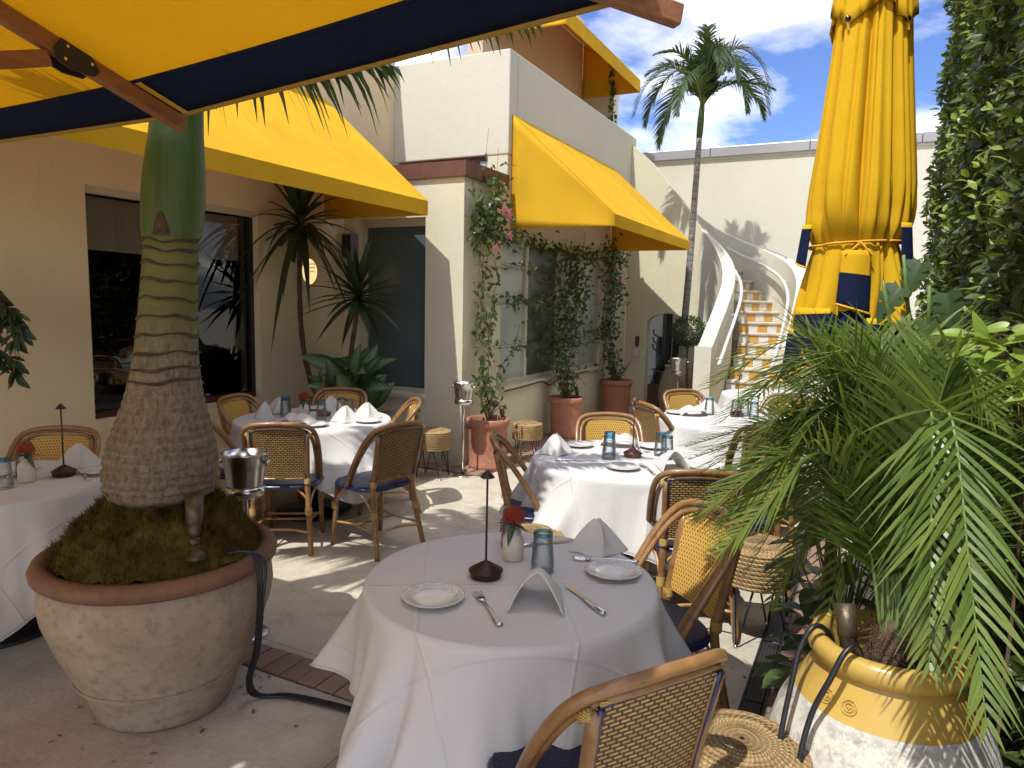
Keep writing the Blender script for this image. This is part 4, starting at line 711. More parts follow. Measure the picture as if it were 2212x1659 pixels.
for i,(k,(loc,R,a,rot)) in enumerate(TB.items()):
    table(loc,{'near':'pedestal table under the large cloth in the foreground','left':'pedestal table with round black base at the left edge','window':'pedestal table with big black disc base beside the dark window','middle':'pedestal table under the brightest cloth in mid courtyard','far':'pedestal table half hidden by palm leaves before the stair','stair':'pedestal table farthest away below the tiled steps'}[k],R)
    cloth(loc,{'near':'large shaded white cloth over the nearest round table','left':'shaded white cloth on the table cut by the left edge','window':'white cloth on the table beside the big dark window','middle':'brightest sunlit white cloth on the middle round table','far':'white cloth half hidden by feather palm leaves','stair':'white cloth on the farthest table below the tiled steps'}[k],R,a,rot,11+i)
ZT_=.7475
# ------------------------------------------------------------------ chairs
def make_chair():
    c=empty('bistro_chair')
    # seat
    def outline(t):
        a=2*PI*t; ca,sa=math.cos(a),math.sin(a); e=.62; x=.225*math.copysign(abs(ca)**e,ca); y=.205*math.copysign(abs(sa)**e,sa); x*=1+.10*(y/.205)*.5; return x,y+.015
    s=MB(); s.grid(lambda u,v:(lambda o_,k:(o_[0]*k,o_[1]*k,(.462+.010*(1-k*k)) if v<.8 else .462-.03*(v-.8)/.2))(outline(u),min(1.,max(.02,v/.78)) if v<.8 else 1.0+.015*math.sin(PI*(v-.8)/.2)),48,14,close_u=True); s.build('seat','weave_navy',c,True)
    MB().tube([(*outline(t),.440) for t in np.linspace(0,1,41)[:-1]],.014,8,closed=True).build('seat_rim','navy_tube',c,True)
    for sx_ in (-1,1):
        l=MB(); l.tube([(sx_*.19,.165,.45),(sx_*.20,.182,.2),(sx_*.208,.20,0)],[.0185,.0185,.0165],9); l.build('leg','cane',c,True)
        l=MB(); l.tube(smooth_path([(sx_*.205,-.275,0),(sx_*.185,-.225,.22),(sx_*.17,-.185,.45),(sx_*.172,-.205,.56),(sx_*.182,-.262,.82)],5),.0185,9); l.build('leg','cane',c,True)
        for (y_,x_,z_) in ((.184,.2015,.285),(-.212,.1805,.285)):
            MB().lathe([(.0225,-.026),(.0235,-.02),(.0235,.02),(.0225,.026)],12,(sx_*x_,y_,z_)).build('binding','binding',c,True)
        MB().lathe([(.0215,-.022),(.023,-.016),(.023,.016),(.0215,.022)],12,(sx_*.171,-.19,.487)).build('binding','binding',c,True)
        # braces under the seat and stretchers
        for p in ([(sx_*.201,.18,.27),(sx_*.185,.165,.36),(sx_*.10,.17,.435)],[(sx_*.201,.178,.27),(sx_*.20,.14,.36),(sx_*.205,.05,.435)],[(sx_*.181,-.205,.27),(sx_*.165,-.185,.36),(sx_*.09,-.17,.435)],[(sx_*.181,-.20,.27),(sx_*.19,-.15,.36),(sx_*.21,-.06,.435)]): MB().tube(smooth_path(p,4),.0078,6).build('brace','cane_light',c,True)
        MB().tube(smooth_path([(sx_*.205,.205,.165),(sx_*.17,.06,.17),(sx_*.165,-.06,.17),(sx_*.192,-.25,.165)],4),.0085,6).build('stretcher','cane_light',c,True)
    MB().tube([(-.17,0,.17),(.17,0,.17)],.0085,6).build('stretcher','cane',c,True); 
    for yy,xx in ((.20,.205),(-.25,.19)): MB().tube(smooth_path([(-xx,yy,.15),(-.06,yy*.82,.158),(.06,yy*.82,.158),(xx,yy,.15)],4),.0085,6).build('stretcher','cane_light',c,True)
    # double hoop
    def hoop(k,dz,dy):
        h=[(.222,.03,.435),(.231,-.03,.545),(.237,-.105,.665),(.234,-.185,.775),(.212,-.243,.842),(.16,-.276,.872),(.08,-.29,.882)]
        pts=[(x*k,y+dy,z+dz*(z-.435)/.44) for x,y,z in h]+[(0,-.293+dy,.885+dz)]; return pts+[(-x,y,z) for x,y,z in pts[-2::-1]]
    MB().tube(smooth_path(hoop(1.,0,0),4),.0165,9).build('hoop','cane',c,True); MB().tube(smooth_path(hoop(.885,-.028,.006),4),.0125,8).build('hoop','cane',c,True)
    for sx_ in (-1,1): MB().tube([(sx_*.19,-.262,.815),(sx_*.205,-.236,.80)],.016,8).build('binding','binding',c,True)
    # woven back panel: yellow to the front, two-tone to the rear
    def pan(u,v,off):
        x=(u-.5)*2; w_=.165+.012*v; z=.505+.325*v+.012*(1-x*x)*v; y=-.193-.072*v**1.1-.014*(1-x*x)+off; return (x*w_,y,z)
    uvf=lambda u,v:((u-.5)*.35,v*.335)
    MB().grid(lambda u,v:pan(u,v,.0075),14,14,uvf=uvf).build('back_panel','weave_front',c,True,uv=True); MB().grid(lambda u,v:pan(1-u,v,-.0075),14,14,uvf=uvf).build('back_panel','weave_rear',c,True,uv=True)
    for sx_ in (0,1): 
        e=MB(); e.grid(lambda u,v:tuple(np.array(pan(sx_,v,(.0085-.017*u)))+np.array([(.004 if sx_ else -.004)*math.sin(PI*u),0,0])),4,20); e.build('edge_binding','edge_wrap',c,True)
        MB().tube([pan(sx_,v,-.011) for v in np.linspace(0,1,9)],.0085,6).build('panel_cord','navy_tube',c,True)
    for v in (0,1): MB().tube([pan(u,v,-.004) for u in np.linspace(0,1,13)],.0085 if v==0 else .006,6).build('panel_cord','cane' if v==0 else 'navy_tube',c,True)
    MB().tube([pan(u,1.02,.0) for u in np.linspace(0,1,13)],.0085,6).build('panel_cord','binding',c,True)
    pn=MB(); q=np.array(pan(.5,.03,-.0195)); pn.box(tuple(q+np.array([-.03,-.002,-.009])),tuple(q+np.array([.03,.002,.009]))); pn.build('name_plate','brass',c); return c
CH=make_chair()
def chair(bx,by,tx,ty,label,grp,tw=0.,dz=0.):
    """bx,by: where the middle of the top rail stands; the chair faces tx,ty"""
    d=math.atan2(ty-by,tx-bx)+tw; rz=d-PI/2; loc=(bx+.29*math.cos(d),by+.29*math.sin(d),dz); return place(CH,loc,rz,label,'chair',grp)
gN,gL,gW,gM,gF=('chairs round the nearest table','chairs round the left table','chairs round the window table','chairs round the middle table','chairs round the far table')
chair(-.35,1.52,-1.05,2.12,'cane bistro chair cut off at the bottom, its woven back to the camera',gN,.12)
chair(-.50,2.86,-1.10,2.10,'cane bistro chair with shaded yellow back beyond the nearest table',gN,-.1)
chair(-4.30,2.55,-3.86,1.9,'cane bistro chair with yellow back standing left of the bottle palm trunk',gL)
chair(-4.62,4.10,-3.88,4.25,'cane bistro chair with yellow back between window glass and bottle palm trunk',gW)
chair(-4.22,5.0,-3.88,4.25,'cane bistro chair with yellow back in front of the white ribbed planter',gW)
chair(-3.25,4.78,-3.88,4.25,'cane bistro chair with bright yellow back nearest the rope stool at the pillar',gW,.05)
chair(-3.36,3.34,-3.83,4.15,'cane bistro chair with its two tone back beside the ice bucket and clay planter',gW,.05)
chair(-2.70,3.80,-3.75,4.35,'cane bistro chair with its two tone back turned out towards the courtyard',gW,.25)
chair(-4.15,3.32,-3.95,4.2,'cane bistro chair mostly hidden behind the swollen palm trunk',gW)
chair(-1.70,4.98,-1.30,4.2,'cane bistro chair with yellow back behind the middle table',gM)
chair(-2.0,3.74,-1.2,4.05,'cane bistro chair seen edge on at the left of the middle table',gM,.1)
chair(-.68,3.50,-1.35,4.4,'cane bistro chair with dark woven back in front of the middle table',gM,-.25)
chair(-.36,4.50,-1.30,4.2,'cane bistro chair with sunlit yellow back half hidden by palm leaves',gM)
chair(-1.60,6.80,-1.02,6.0,'cane bistro chair with yellow back in front of the potted topiary',gF,.25)
chair(-1.66,5.72,-.95,6.3,'cane bistro chair with dark woven back left of the far table',gF,.12)
chair(-.55,5.15,-1.05,6.15,'cane bistro chair with dark woven back deep among the palm leaves',gF)
chair(-.62,7.05,-1.02,6.15,'cane bistro chair with yellow back between the far table and closed umbrella',gF)
# ------------------------------------------------------------------ rope stools
def make_stool():
    s=empty('rope_stool'); R=.165; c=MB(); prof=[(.005,.478)]; n=9
    for k in range(n): r0=R*(k+.15)/n; prof+= [(r0+.002,.476-.03*(k/n)**3),(r0+R/n*.5,.481-.03*(k/n)**3)]
    m_=MB(); m_.lathe(prof+[(R-.004,.452)],48,cap0=False); m_.build('cushion_top','straw',s,True)
    for k in range(9): z=.448-k*.0195; r=R*(.985+.035*math.sin(PI*(k+1)/10)); MB().tube([(r*math.cos(a),r*math.sin(a),z) for a in np.linspace(0,2*PI,41)[:-1]],.0115,6,closed=True).build('rope_coil','straw',s,True)
    MB().lathe([(.15,.285),(.152,.29),(.15,.44)],24).build('core','straw',s,True)
    for k in range(4):
        a=k*PI/2+PI/4; ca,sa=math.cos(a),math.sin(a); l=MB(); q=[(.125*ca-.05*sa,.125*sa+.05*ca,.288),(.172*ca-.006*sa,.172*sa+.006*ca,.014),(.172*ca+.006*sa,.172*sa-.006*ca,.014),(.125*ca+.05*sa,.125*sa-.05*ca,.288)]; l.tube(q,.0052,6); lo=l.build('hairpin_leg','black_metal',s,True); MB().lathe([(.012,0),(.013,.006),(.008,.016)],10,(.172*ca,.172*sa,0),cap1=True).build('foot','silver',lo,True)
    return s
ST=make_stool()
place(ST,(-3.68,5.66,0),.2,'straw rope stool with hairpin legs in front of the sunlit pillar','stool','rope stools')
place(ST,(-3.18,6.72,0),.6,'straw rope stool tucked behind the first terracotta pot','stool','rope stools',.92)
place(ST,(-1.56,3.38,0),.1,'straw rope stool whose top just shows over the nearest table','stool','rope stools')
place(ST,(-.44,3.72,0),.5,'straw rope stool straddling the drain grate under the palm leaves','stool','rope stools',1.08)
place(ST,(-.24,1.96,0),.3,'straw rope stool in the bottom corner with a chair shadow across it','stool','rope stools',1.05)
# ------------------------------------------------------------------ ice buckets on stands
def make_bucket():
    b=empty('ice_bucket_stand'); MB().lathe([(.10,0),(.102,.006),(.095,.012),(.02,.018)],36).build('base','steel',b,True); MB().tube([(0,0,.015),(0,0,.73)],.011,12).build('pole','steel',b,True)
    MB().lathe([(.083,.725),(.092,.726),(.092,.77),(.090,.77),(.090,.73)],40).build('ring','steel',b,True)
    k=MB(); k.lathe([(.066,.715),(.076,.72),(.083,.77),(.094,.85),(.103,.925),(.108,.93),(.108,.936),(.101,.936),(.092,.85),(.074,.735),(.002,.73)],48,cap0=True); bu=k.build('bucket','steel',b,True)
    for s in (-1,1): MB().tube([(s*.098,0,.89),(s*.112,0,.89),(s*.113,0,.89),(s*.128,0,.89)],[.008,.008,.015,.015],12).build('knob','steel',bu,True)
    return b
BK=make_bucket()
place(BK,(-2.70,2.47,0),.35,'steel ice bucket on stand beside the big clay planter','ice bucket','ice bucket stands',1.0)
place(BK,(-3.46,5.86,0),.0,'steel ice bucket on tall stand before the sunlit pillar corner','ice bucket','ice bucket stands',.98)
place(BK,(-2.30,9.6,0),.2,'far steel ice bucket on stand in front of the arched niche','ice bucket','ice bucket stands',1.05)
# ------------------------------------------------------------------ things on the tables
def mk_glass():
    m_=MB(); m_.lathe([(.0425,0),(.0405,.04),(.036,.10),(.0335,.132)],28,cap0=False); m_.lathe([(.0385,.001),(.0325,.10),(.0305,.128)],28,cap0=False); o=m_.build('tumbler','tumbler_glass',None,True)
    r=MB(); r.lathe([(.0335,.130),(.0352,.134),(.0352,.142),(.032,.146),(.026,.143),(.028,.134),(.031,.130)],28,cap0=False); r.build('rim','tumbler_rim',o,True); return o
GL=mk_glass()
def mk_plate():
    rf=lambda a,z:1+(.014*abs(math.sin(6*a))-.007 if z>.009 else 0); m_=MB(); m_.lathe([(.045,0),(.05,.003),(.062,.006),(.085,.0125),(.098,.0165),(.1,.0185),(.098,.0195),(.085,.0155),(.064,.0095),(.056,.0065),(.03,.006),(.002,.006)],72,rf=rf); return m_.build('side_plate','plate_glaze',None,True)
PLT=mk_plate()
def mk_fork():
    m_=MB(); H=[(0,-.10,.004),(0,-.06,.007),(0,-.01,.010),(0,.03,.006),(0,.045,.006)]; P_=smooth_path(H,4); m_.tube(P_,[.0085*(1-.6*min(1,i/9)) if i<10 else .0035 for i in range(len(P_))],8,flat=.35); m_.tube([(0,.043,.006),(0,.05,.006),(0,.06,.0055)],[.004,.0105,.0115],8,flat=.25)
    for k in range(4): x=(k-1.5)*.0062; m_.tube(smooth_path([(x,.056,.0055),(x,.075,.004),(x,.10,.008)],3),[.0022]*6+[.001],5,flat=.6)
    return m_.build('fork','silver',None,True)
def mk_knife():
    m_=MB(); P_=[(0,-.11,.005),(0,-.105,.006),(0,-.06,.006),(0,-.012,.006),(0,-.005,.006)]; m_.tube(P_,[.006,.0095,.0085,.007,.0055],10,flat=.6); o=m_.build('knife','silver',None,True); bl_=MB(); V=[(-.002,-.005,.0055),(.009,-.003,.0055),(.0105,.06,.0055),(.004,.105,.0055),(-.002,.10,.0055)]; n=5; bl_.add(V+[(x,y,.0068) for x,y,z in V],[tuple(range(n-1,-1,-1)),tuple(range(n,2*n))]+[(i,(i+1)%n,(i+1)%n+n,i+n) for i in range(n)]); bl_.build('blade','silver',o); return o
FK=mk_fork(); KN=mk_knife()
def mk_napkin(kind):
    # folded square standing as a tent: ridge to the front, open at the back
    H={'peak':.135,'arch':.115,'soft':.10}[kind]; m_=MB()
    def fn(u,v):
        s=(u-.5)*2; a=abs(s)
        if kind=='peak': x=s*.115; y=.085*(a**1.05)*1.0-.05+.03*v; top=np.array([0.012*s,.045+.01*a,H*(1-.03*a)]); base=np.array([x*1.06,y,0.]); r=.016; k=v; p=base+(top-base)*k; p[1]+= .012*math.sin(PI*v)*(1-a)*-1; wob=v*(1-v)*4; p[2]+=.004*math.sin(7*s+3*v)-.010*v**6; p[1]+=.012*wob*math.sin(2.3*s+1.)*a; p[0]+=.010*wob*math.sin(4*s+2.); return tuple(p)
        if kind=='arch':
            t=abs(s); hh=H*(1-.42*v**1.6); w=.082*(1-.22*v); x=math.copysign(w*t**.85,s)*(1.18 if s>0 else 1.)+.012*math.sin(4*v)*(1-t); y=-.075+.15*v-.05*t*(1-v)**1.5+.02*t*v; z=hh*(1-t**1.55)+.006*math.sin(6*s+5*v)*(1-t)
            if t>.9: z+=.008*(1-v)*math.sin((t-.9)/.1*PI); x*=1-.04*math.sin((t-.9)/.1*PI)
            return (x,y,max(.002,z))
        y=(v-.5)*.15; ang=PI*u; hh=H*(.55+.45*math.sin(PI*v)); return (-.12*math.cos(ang),y+.05*math.cos(ang)**2,max(.002,hh*math.sin(ang)*(1-.25*math.exp(-((u-.5)/.07)**2))))
    m_.grid(fn,48,20); o=m_.build('napkin','napkin_linen',None,True); thick(o,.005,-1.); return o
NK={k:mk_napkin(k) for k in ('peak','arch','soft')}
def mk_lamp(mat):
    l=empty('table_lamp'); MB().lathe([(.052,0),(.054,.004),(.054,.018),(.060,.022),(.060,.026),(.006,.058)],36).build('base','lamp_bronze' if mat==0 else 'lamp_rust',l,True); MB().tube([(0,0,.05),(0,0,.36)],.004,8).build('stem','lamp_bronze' if mat==0 else 'lamp_rust',l,True); MB().lathe([(.024,.352),(.025,.354),(.003,.380)],24,cap1=True).build('shade','lamp_bronze' if mat==0 else 'lamp_rust',l,True)
    b=MB(); b.tube([(.034+.006*math.cos(a),-.0+.006*math.sin(a),.0425-.0*a) for a in np.linspace(.3,5.9,14)],.0008,4); o=b.build('power_mark','silver',l); o.rotation_euler=(0,0,-1.1); return l
LP0,LP1=mk_lamp(0),mk_lamp(1)
def mk_vase():
    v=empty('bud_vase'); MB().lathe([(.036,0),(.040,.006),(.040,.075),(.036,.088),(.022,.10),(.016,.108),(.017,.116),(.013,.116),(.012,.10)],36).build('body','ceramic_cream',v,True)
    f=MB(); n=150
    for i in range(n):
        t=(i+.5)/n; ph=i*2.399; el=math.acos(1-1.45*t); d=np.array([math.sin(el)*math.cos(ph),math.sin(el)*math.sin(ph),math.cos(el)]); b=np.array([0,0,.155])+d*.014; e=np.array([0,0,.158])+d*.041; mid=(b+e)/2+np.array([d[0]*.008,d[1]*.008,-.004]); f.tube([b,mid,e+np.array([0,0,.006])],[.0012,.0013,.0018],4)
    fl=f.build('flower','protea_red',v); MB().tube([(0,0,.09),(0,0,.145)],.004,6).build('stem','protea_leaf',v,True); MB().lathe([(.004,.137),(.014,.145),(.018,.156),(.01,.166)],14).build('flower_base','protea_red',v,True)
    for (az,el,L) in ((.3,-.35,.075),(1.9,.3,.06),(3.2,.35,.065),(4.3,-.9,.08),(5.4,.1,.07)): big_leaf((.006*math.cos(az),.006*math.sin(az),.128),(math.cos(az),math.sin(az),el),(-math.sin(el)*math.cos(az),-math.sin(el)*math.sin(az),1),L,.028,'protea_leaf',v)
    return v
VS=mk_vase()
def at(k,dx,dy): l=TB[k][0]; return (l[0]+dx,l[1]+dy,ZT_)
def abs_(x,y): return (x,y,ZT_)
def fork(p,rz,lb): place(FK,p,rz,lb,'fork','forks laid on the tables',1.22)
def knife(p,rz,lb): place(KN,p,rz,lb,'knife','knives laid on the tables',1.12)
def plate(p,lb): place(PLT,p,random.uniform(0,1),lb,'plate','side plates')
def glass(p,lb): place(GL,p,random.uniform(0,3),lb,'tumbler','upturned blue tumblers')
def nap(kind,p,rz,lb): place(NK[kind],(p[0],p[1],p[2]+.001),rz,lb,'napkin','folded napkins')
# nearest table
plate(abs_(-1.185,1.835),'scalloped side plate near the front left of the nearest table'); plate(abs_(-.755,2.335),'scalloped side plate at the right of the nearest table')
fork(abs_(-1.0,1.86),.80,'fork with tines pointing away at the front of the nearest table'); fork(abs_(-.82,2.44),1.95,'fork lying behind the right hand plate on the nearest table')
knife(abs_(-.765,2.07),.92,'knife beside the arched napkin on the nearest table'); knife(abs_(-1.09,2.50),-.75,'knife behind the red protea vase on the nearest table')
nap('arch',abs_(-.905,2.01),.36,'arched napkin standing at the front of the nearest table'); nap('peak',abs_(-.865,2.50),.55,'peaked napkin at the back of the nearest table')
glass(abs_(-.985,2.235),'blue rimmed tumbler behind the arched napkin on the nearest table'); glass(abs_(-1.20,2.415),'blue rimmed tumbler behind the red protea vase on the nearest table')
place(LP0,abs_(-1.135,2.09),.15,'dark bronze cordless lamp on the nearest table','lamp','slim table lamps'); place(VS,abs_(-1.13,2.29),.5,'cream bud vase with dark red protea on the nearest table','vase','bud vases')
# left table
place(LP0,abs_(-3.70,2.19),.4,'dark bronze cordless lamp left of the swollen palm trunk','lamp','slim table lamps'); place(VS,abs_(-3.74,2.03),2.2,'cream bud vase with coral protea at the left edge','vase','bud vases')
glass(abs_(-3.83,2.07),'tumbler half hidden by the coral protea vase at the left edge'); glass(abs_(-3.70,1.90),'tumbler cut by the left edge of the picture'); plate(abs_(-3.98,1.98),'side plate cut by the left edge behind the coral protea'); plate(abs_(-3.60,2.33),'side plate against the left side of the palm trunk')
fork(abs_(-3.62,2.24),1.2,'fork beside the palm trunk on the left table'); knife(abs_(-3.92,2.12),.4,'knife behind the coral protea on the left table'); nap('peak',abs_(-3.80,2.33),.9,'peaked napkin behind the bronze lamp on the left table')
# window table
for (dx,dy,lb) in ((-.24,-.06,'foremost left tumbler on the window table'),(-.31,.02,'tumbler behind the foremost left one on the window table'),(-.27,.20,'tumbler left of the coral protea vase on the window table'),(.06,.02,'tumbler right of the protea vase on the window table'),(.09,.22,'rear tumbler of the right pair on the window table'),(.19,.20,'front tumbler of the right pair on the window table')): glass(at('window',dx,dy),lb)
place(VS,at('window',-.12,.02),1.,'cream bud vase with coral protea on the window table','vase','bud vases'); place(LP1,at('window',-.02,.14),1.,'rust brown cordless lamp on the window table','lamp','slim table lamps')
nap('peak',at('window',-.35,-.22),-.2,'peaked napkin foremost left on the window table'); nap('peak',at('window',-.42,.02),.2,'peaked napkin at the left rear of the window table'); nap('soft',at('window',.10,-.30),.25,'drooping napkin at the front of the window table'); nap('peak',at('window',.33,-.02),.5,'peaked napkin at the right front of the window table'); nap('peak',at('window',.36,.22),.7,'peaked napkin at the right rear of the window table'); nap('peak',at('window',-.10,.36),1.2,'peaked napkin behind the lamp on the window table')
plate(at('window',.24,-.25),'side plate right of the drooping napkin on the window table'); plate(at('window',-.10,-.38),'side plate at the near edge of the window table'); plate(at('window',.46,.10),'side plate at the right edge of the window table'); plate(at('window',-.30,.36),'side plate at the back of the window table')
fork(at('window',-.02,-.38),.6,'fork at the near edge of the window table'); knife(at('window',.18,-.33),.5,'knife beside the drooping napkin on the window table'); fork(at('window',.24,-.12),.7,'fork under the right front napkin on the window table')
# middle table
glass(at('middle',-.09,-.08),'front tumbler left of the rust lamp on the middle table'); glass(at('middle',-.13,.05),'rear tumbler left of the rust lamp on the middle table'); glass(at('middle',.16,.20),'rear tumbler right of the rust lamp on the middle table'); glass(at('middle',.22,.12),'front tumbler right of the rust lamp on the middle table')
place(LP1,at('middle',.02,.06),.2,'rust brown cordless lamp casting a shadow on the middle table','lamp','slim table lamps')
nap('peak',at('middle',-.40,-.14),.75,'peaked napkin at the left of the middle table'); nap('soft',at('middle',-.16,.32),.2,'folded napkin before the yellow chair back on the middle table'); nap('arch',at('middle',.30,-.12),.55,'arched napkin at the right of the middle table')
plate(at('middle',-.39,.18),'side plate behind the peaked napkin on the middle table'); plate(at('middle',.07,-.29),'side plate at the front of the middle table'); plate(at('middle',.06,.40),'side plate at the back of the middle table'); plate(at('middle',.47,-.02),'side plate under palm leaves on the middle table')
fork(at('middle',.20,-.24),.62,'fork beside the front plate on the middle table'); knife(at('middle',-.24,-.25),-1.15,'knife below the peaked napkin on the middle table'); fork(at('middle',-.04,.36),.4,'fork by the rear plate on the middle table')
# far table
glass(at('far',-.20,.16),'tumbler at the left of the far table'); glass(at('far',.02,.18),'tumbler behind palm tips on the far table'); glass(at('far',.18,.14),'rightmost tumbler showing through palm leaves on the far table'); glass(at('far',.08,.28),'tumbler nearest the thin lamp on the far table')
nap('peak',at('far',-.22,.32),.4,'peaked napkin at the back of the far table'); nap('soft',at('far',-.30,.02),.6,'crumpled napkin at the left edge of the far table'); plate(at('far',-.46,.05),'side plate before the yellow chair on the far table'); place(LP1,at('far',.03,.22),0,'thin cordless lamp rising behind palm tips on the far table','lamp','slim table lamps')
glass(at('stair',.10,.1),'tumbler on the farthest table below the tiled steps')
# ------------------------------------------------------------------ terracotta pots with climbing vines
def tpot(loc,lb,s=1.):
    p=tag(empty('planter',loc),lb,'planter','terracotta pots'); p.scale=(s,)*3
    MB().lathe([(.175,0),(.186,.01),(.188,.05),(.182,.06),(.19,.2),(.197,.42),(.20,.44)],48).build('body','terracotta',p,True); MB().lathe([(.198,.432),(.214,.44),(.22,.465),(.219,.495),(.212,.508),(.198,.51),(.188,.50),(.18,.44)],48,cap0=False).build('rim','terracotta',p,True); MB().lathe([(.002,.455),(.184,.45)],32,cap0=False).build('soil','soil',p,True); return p
tpot((-3.41,6.27,0),'nearest terracotta pot with a bucket shadow, by the sunlit pillar',1.02); tpot((-3.38,8.27,0),'middle terracotta pot under the dark window pane',1.02); tpot((-3.38,10.25,0),'farthest terracotta pot beside the arched niche',1.1)
def vine(loc,lb,cols,dens,clumps,flowers,zmax=2.6):
    v=tag(empty('climbing_vine',loc),lb,'vine','vines trained on the window wall'); wx=XF+.06-loc[0]; sm=MB(); B=[];D=[];N=[]
    def leaf_at(p,k=1):
        for _ in range(k): a=RNG.normal(size=3); B.append(np.array(p)+a*.025); D.append((RNG.normal(0,.5)+.35,RNG.normal(0,.8),RNG.normal(-.35,.5))); N.append((.9,RNG.normal(0,.5)-.2,.5))
    for (y1,z1) in cols:
        y1-=loc[1]; pts=[(random.uniform(-.05,.05),random.uniform(-.05,.05),.46)]; z=.6; y=pts[0][1]
        while z<z1: t=(z-.5)/(z1-.5); pts.append((wx*min(1,t*2.2+.1)+random.uniform(-.02,.03),y1*min(1,t*1.5)+random.uniform(-.07,.07),z)); z+=.17
        P_=smooth_path(pts,4); sm.tube(P_,[.006*(1-.6*i/len(P_)) for i in range(len(P_))],5)
        for q in P_[3:]:
            if random.random()<dens: leaf_at(q,random.choice((1,2,3)))
    for (y,z,sy,sz,n) in clumps:
        for _ in range(n): leaf_at((wx+abs(RNG.normal(0,.06)),y-loc[1]+RNG.normal(0,sy),z+RNG.normal(0,sz)))
        for _ in range(max(2,n//28)): q=np.array([wx,y-loc[1],z]); sm.tube(smooth_path([q,q+RNG.normal(size=3)*np.array([.04,sy,sz]),q+RNG.normal(size=3)*np.array([.05,sy*1.6,sz*1.6])],4),.0025,4)
    n=60                                       # bushy foot above the pot
    for _ in range(n): leaf_at((RNG.normal(0,.09),RNG.normal(0,.1),RNG.uniform(.62,1.0)))
    for _ in range(14): a=random.uniform(0,2*PI); r=random.uniform(.1,.2); sm.tube(smooth_path([(0,0,.45),(r*.4*math.cos(a),r*.4*math.sin(a),.6),(r*math.cos(a),r*math.sin(a),random.uniform(.62,.9))],4),.004,4)
    B=np.array(B); L=RNG.uniform(.055,.095,len(B)); o=leaf_obj('foliage',B,D,N,L,L*.52,'vine_leaf',v,.2); sm.build('stems','stem_brown',v)
    for (y,z) in flowers:
        c=np.array([wx+.17,y-loc[1],z]); q=MB()
        for k in range(5):
            a=k*2*PI/5; d=np.array([.35,math.cos(a),math.sin(a)]); t=np.array([0,-math.sin(a),math.cos(a)]); q.add([tuple(c),tuple(c+d*.03+t*.02),tuple(c+d*.052+t*.013),tuple(c+d*.055-t*.013),tuple(c+d*.03-t*.02)],[(0,1,2,3,4)])
        q.tube([c-np.array([.04,0,0]),c],[.003,.007],6); q.build('flower','pink_petal',v)
    return v
vine((-3.41,6.27,0),'climbing vine with pink flowers rising from the nearest terracotta pot',[(6.35,2.75),(6.5,2.7),(6.68,2.3),(7.2,1.6)],.62,[(6.36,2.50,.11,.16,240),(6.62,2.70,.10,.20,170),(6.95,2.42,.3,.04,80),(7.35,1.72,.35,.04,70),(7.3,2.1,.3,.03,24),(7.3,1.2,.4,.04,24),(6.45,1.5,.08,.3,60)],[(6.52,2.62),(6.66,2.60),(6.60,2.56),(6.36,2.22),(6.68,2.38)])
vine((-3.38,8.27,0),'dense dark vine curtain over the panes from the middle terracotta pot',[(8.2,2.3),(8.5,2.4),(8.8,2.4),(9.1,2.3),(8.35,1.9),(8.9,2.4),(9.3,2.2)],.85,[(8.7,2.15,.3,.15,100),(8.6,1.6,.25,.3,150),(9.0,1.9,.25,.25,120),(8.2,1.25,.2,.18,50),(7.9,2.36,.5,.05,110),(9.3,2.36,.5,.06,140),(7.9,1.62,.3,.10,40),(8.9,1.2,.4,.12,90)],[])
vine((-3.38,10.25,0),'tall bushy vine with a few pink flowers from the farthest terracotta pot',[(10.3,2.3),(10.5,2.4),(10.7,2.3),(10.1,2.3)],.9,[(10.45,2.2,.22,.2,240),(10.55,2.45,.3,.1,120),(10.4,1.5,.13,.35,130),(10.8,1.9,.12,.2,50),(9.9,1.25,.25,.06,40)],[(10.4,2.05),(10.15,2.25)])
wr=tag(empty('vine_wires',(0,0,0)),'thin training wires stretched across the vine covered window','wire')
for z in (1.22,1.68,2.06): MB().tube([(XF+.03,6.3,z),(XF+.03,8.5,z-.004),(XF+.03,10.9,z)],.002,4).build('wire','black_metal',wr)
cb=tag(MB().tube(smooth_path([(XF+.05,7.0,.70),(XF+.06,7.5,.71),(XF+.05,8.0,.72),(XF+.07,8.2,.66),(XF+.05,8.6,.70),(XF+.05,9.6,.73)],5),.008,6).build('cable','black_rubber',None,True),'black cable drooping along the sill of the vine window','cable')
# ------------------------------------------------------------------ spotlights and cables in the planters
def mk_spot():
    s=empty('garden_spotlight'); MB().lathe([(.045,0),(.046,.006),(.034,.022),(.014,.036),(.012,.05)],24).build('foot','spot_bronze',s,True); MB().lathe([(.016,.045),(.019,.055),(.016,.07)],14,cap1=True).build('joint','spot_bronze',s,True)
    d=np.array([.34,0,.94]); p=np.array([0,0,.065]); m_=MB(); m_.tube([p,p+d*.02,p+d*.05,p+d*.052,p+d*.14],[.014,.022,.024,.027,.029],18); m_.build('barrel','spot_bronze',s,True); return s
SPT=mk_spot()
place(SPT,(-2.245,1.80,.70),2.35,'bronze spotlight leaning on the moss of the big clay planter','spotlight','garden spotlights',1.15)
place(SPT,(-2.74,2.05,.81),-2.6,'spotlight half hidden left of the swollen palm trunk','spotlight','garden spotlights')
place(SPT,(.01,2.16,.655),2.,'bronze spotlight inside the yellow collared jar','spotlight','garden spotlights',1.0)
place(SPT,(-3.30,6.38,.455),2.4,'small spotlight in the nearest terracotta pot','spotlight','garden spotlights',.9)
place(SPT,(-3.27,8.38,.455),2.4,'small spotlight in the middle terracotta pot','spotlight','garden spotlights',.9)
c_=MB()
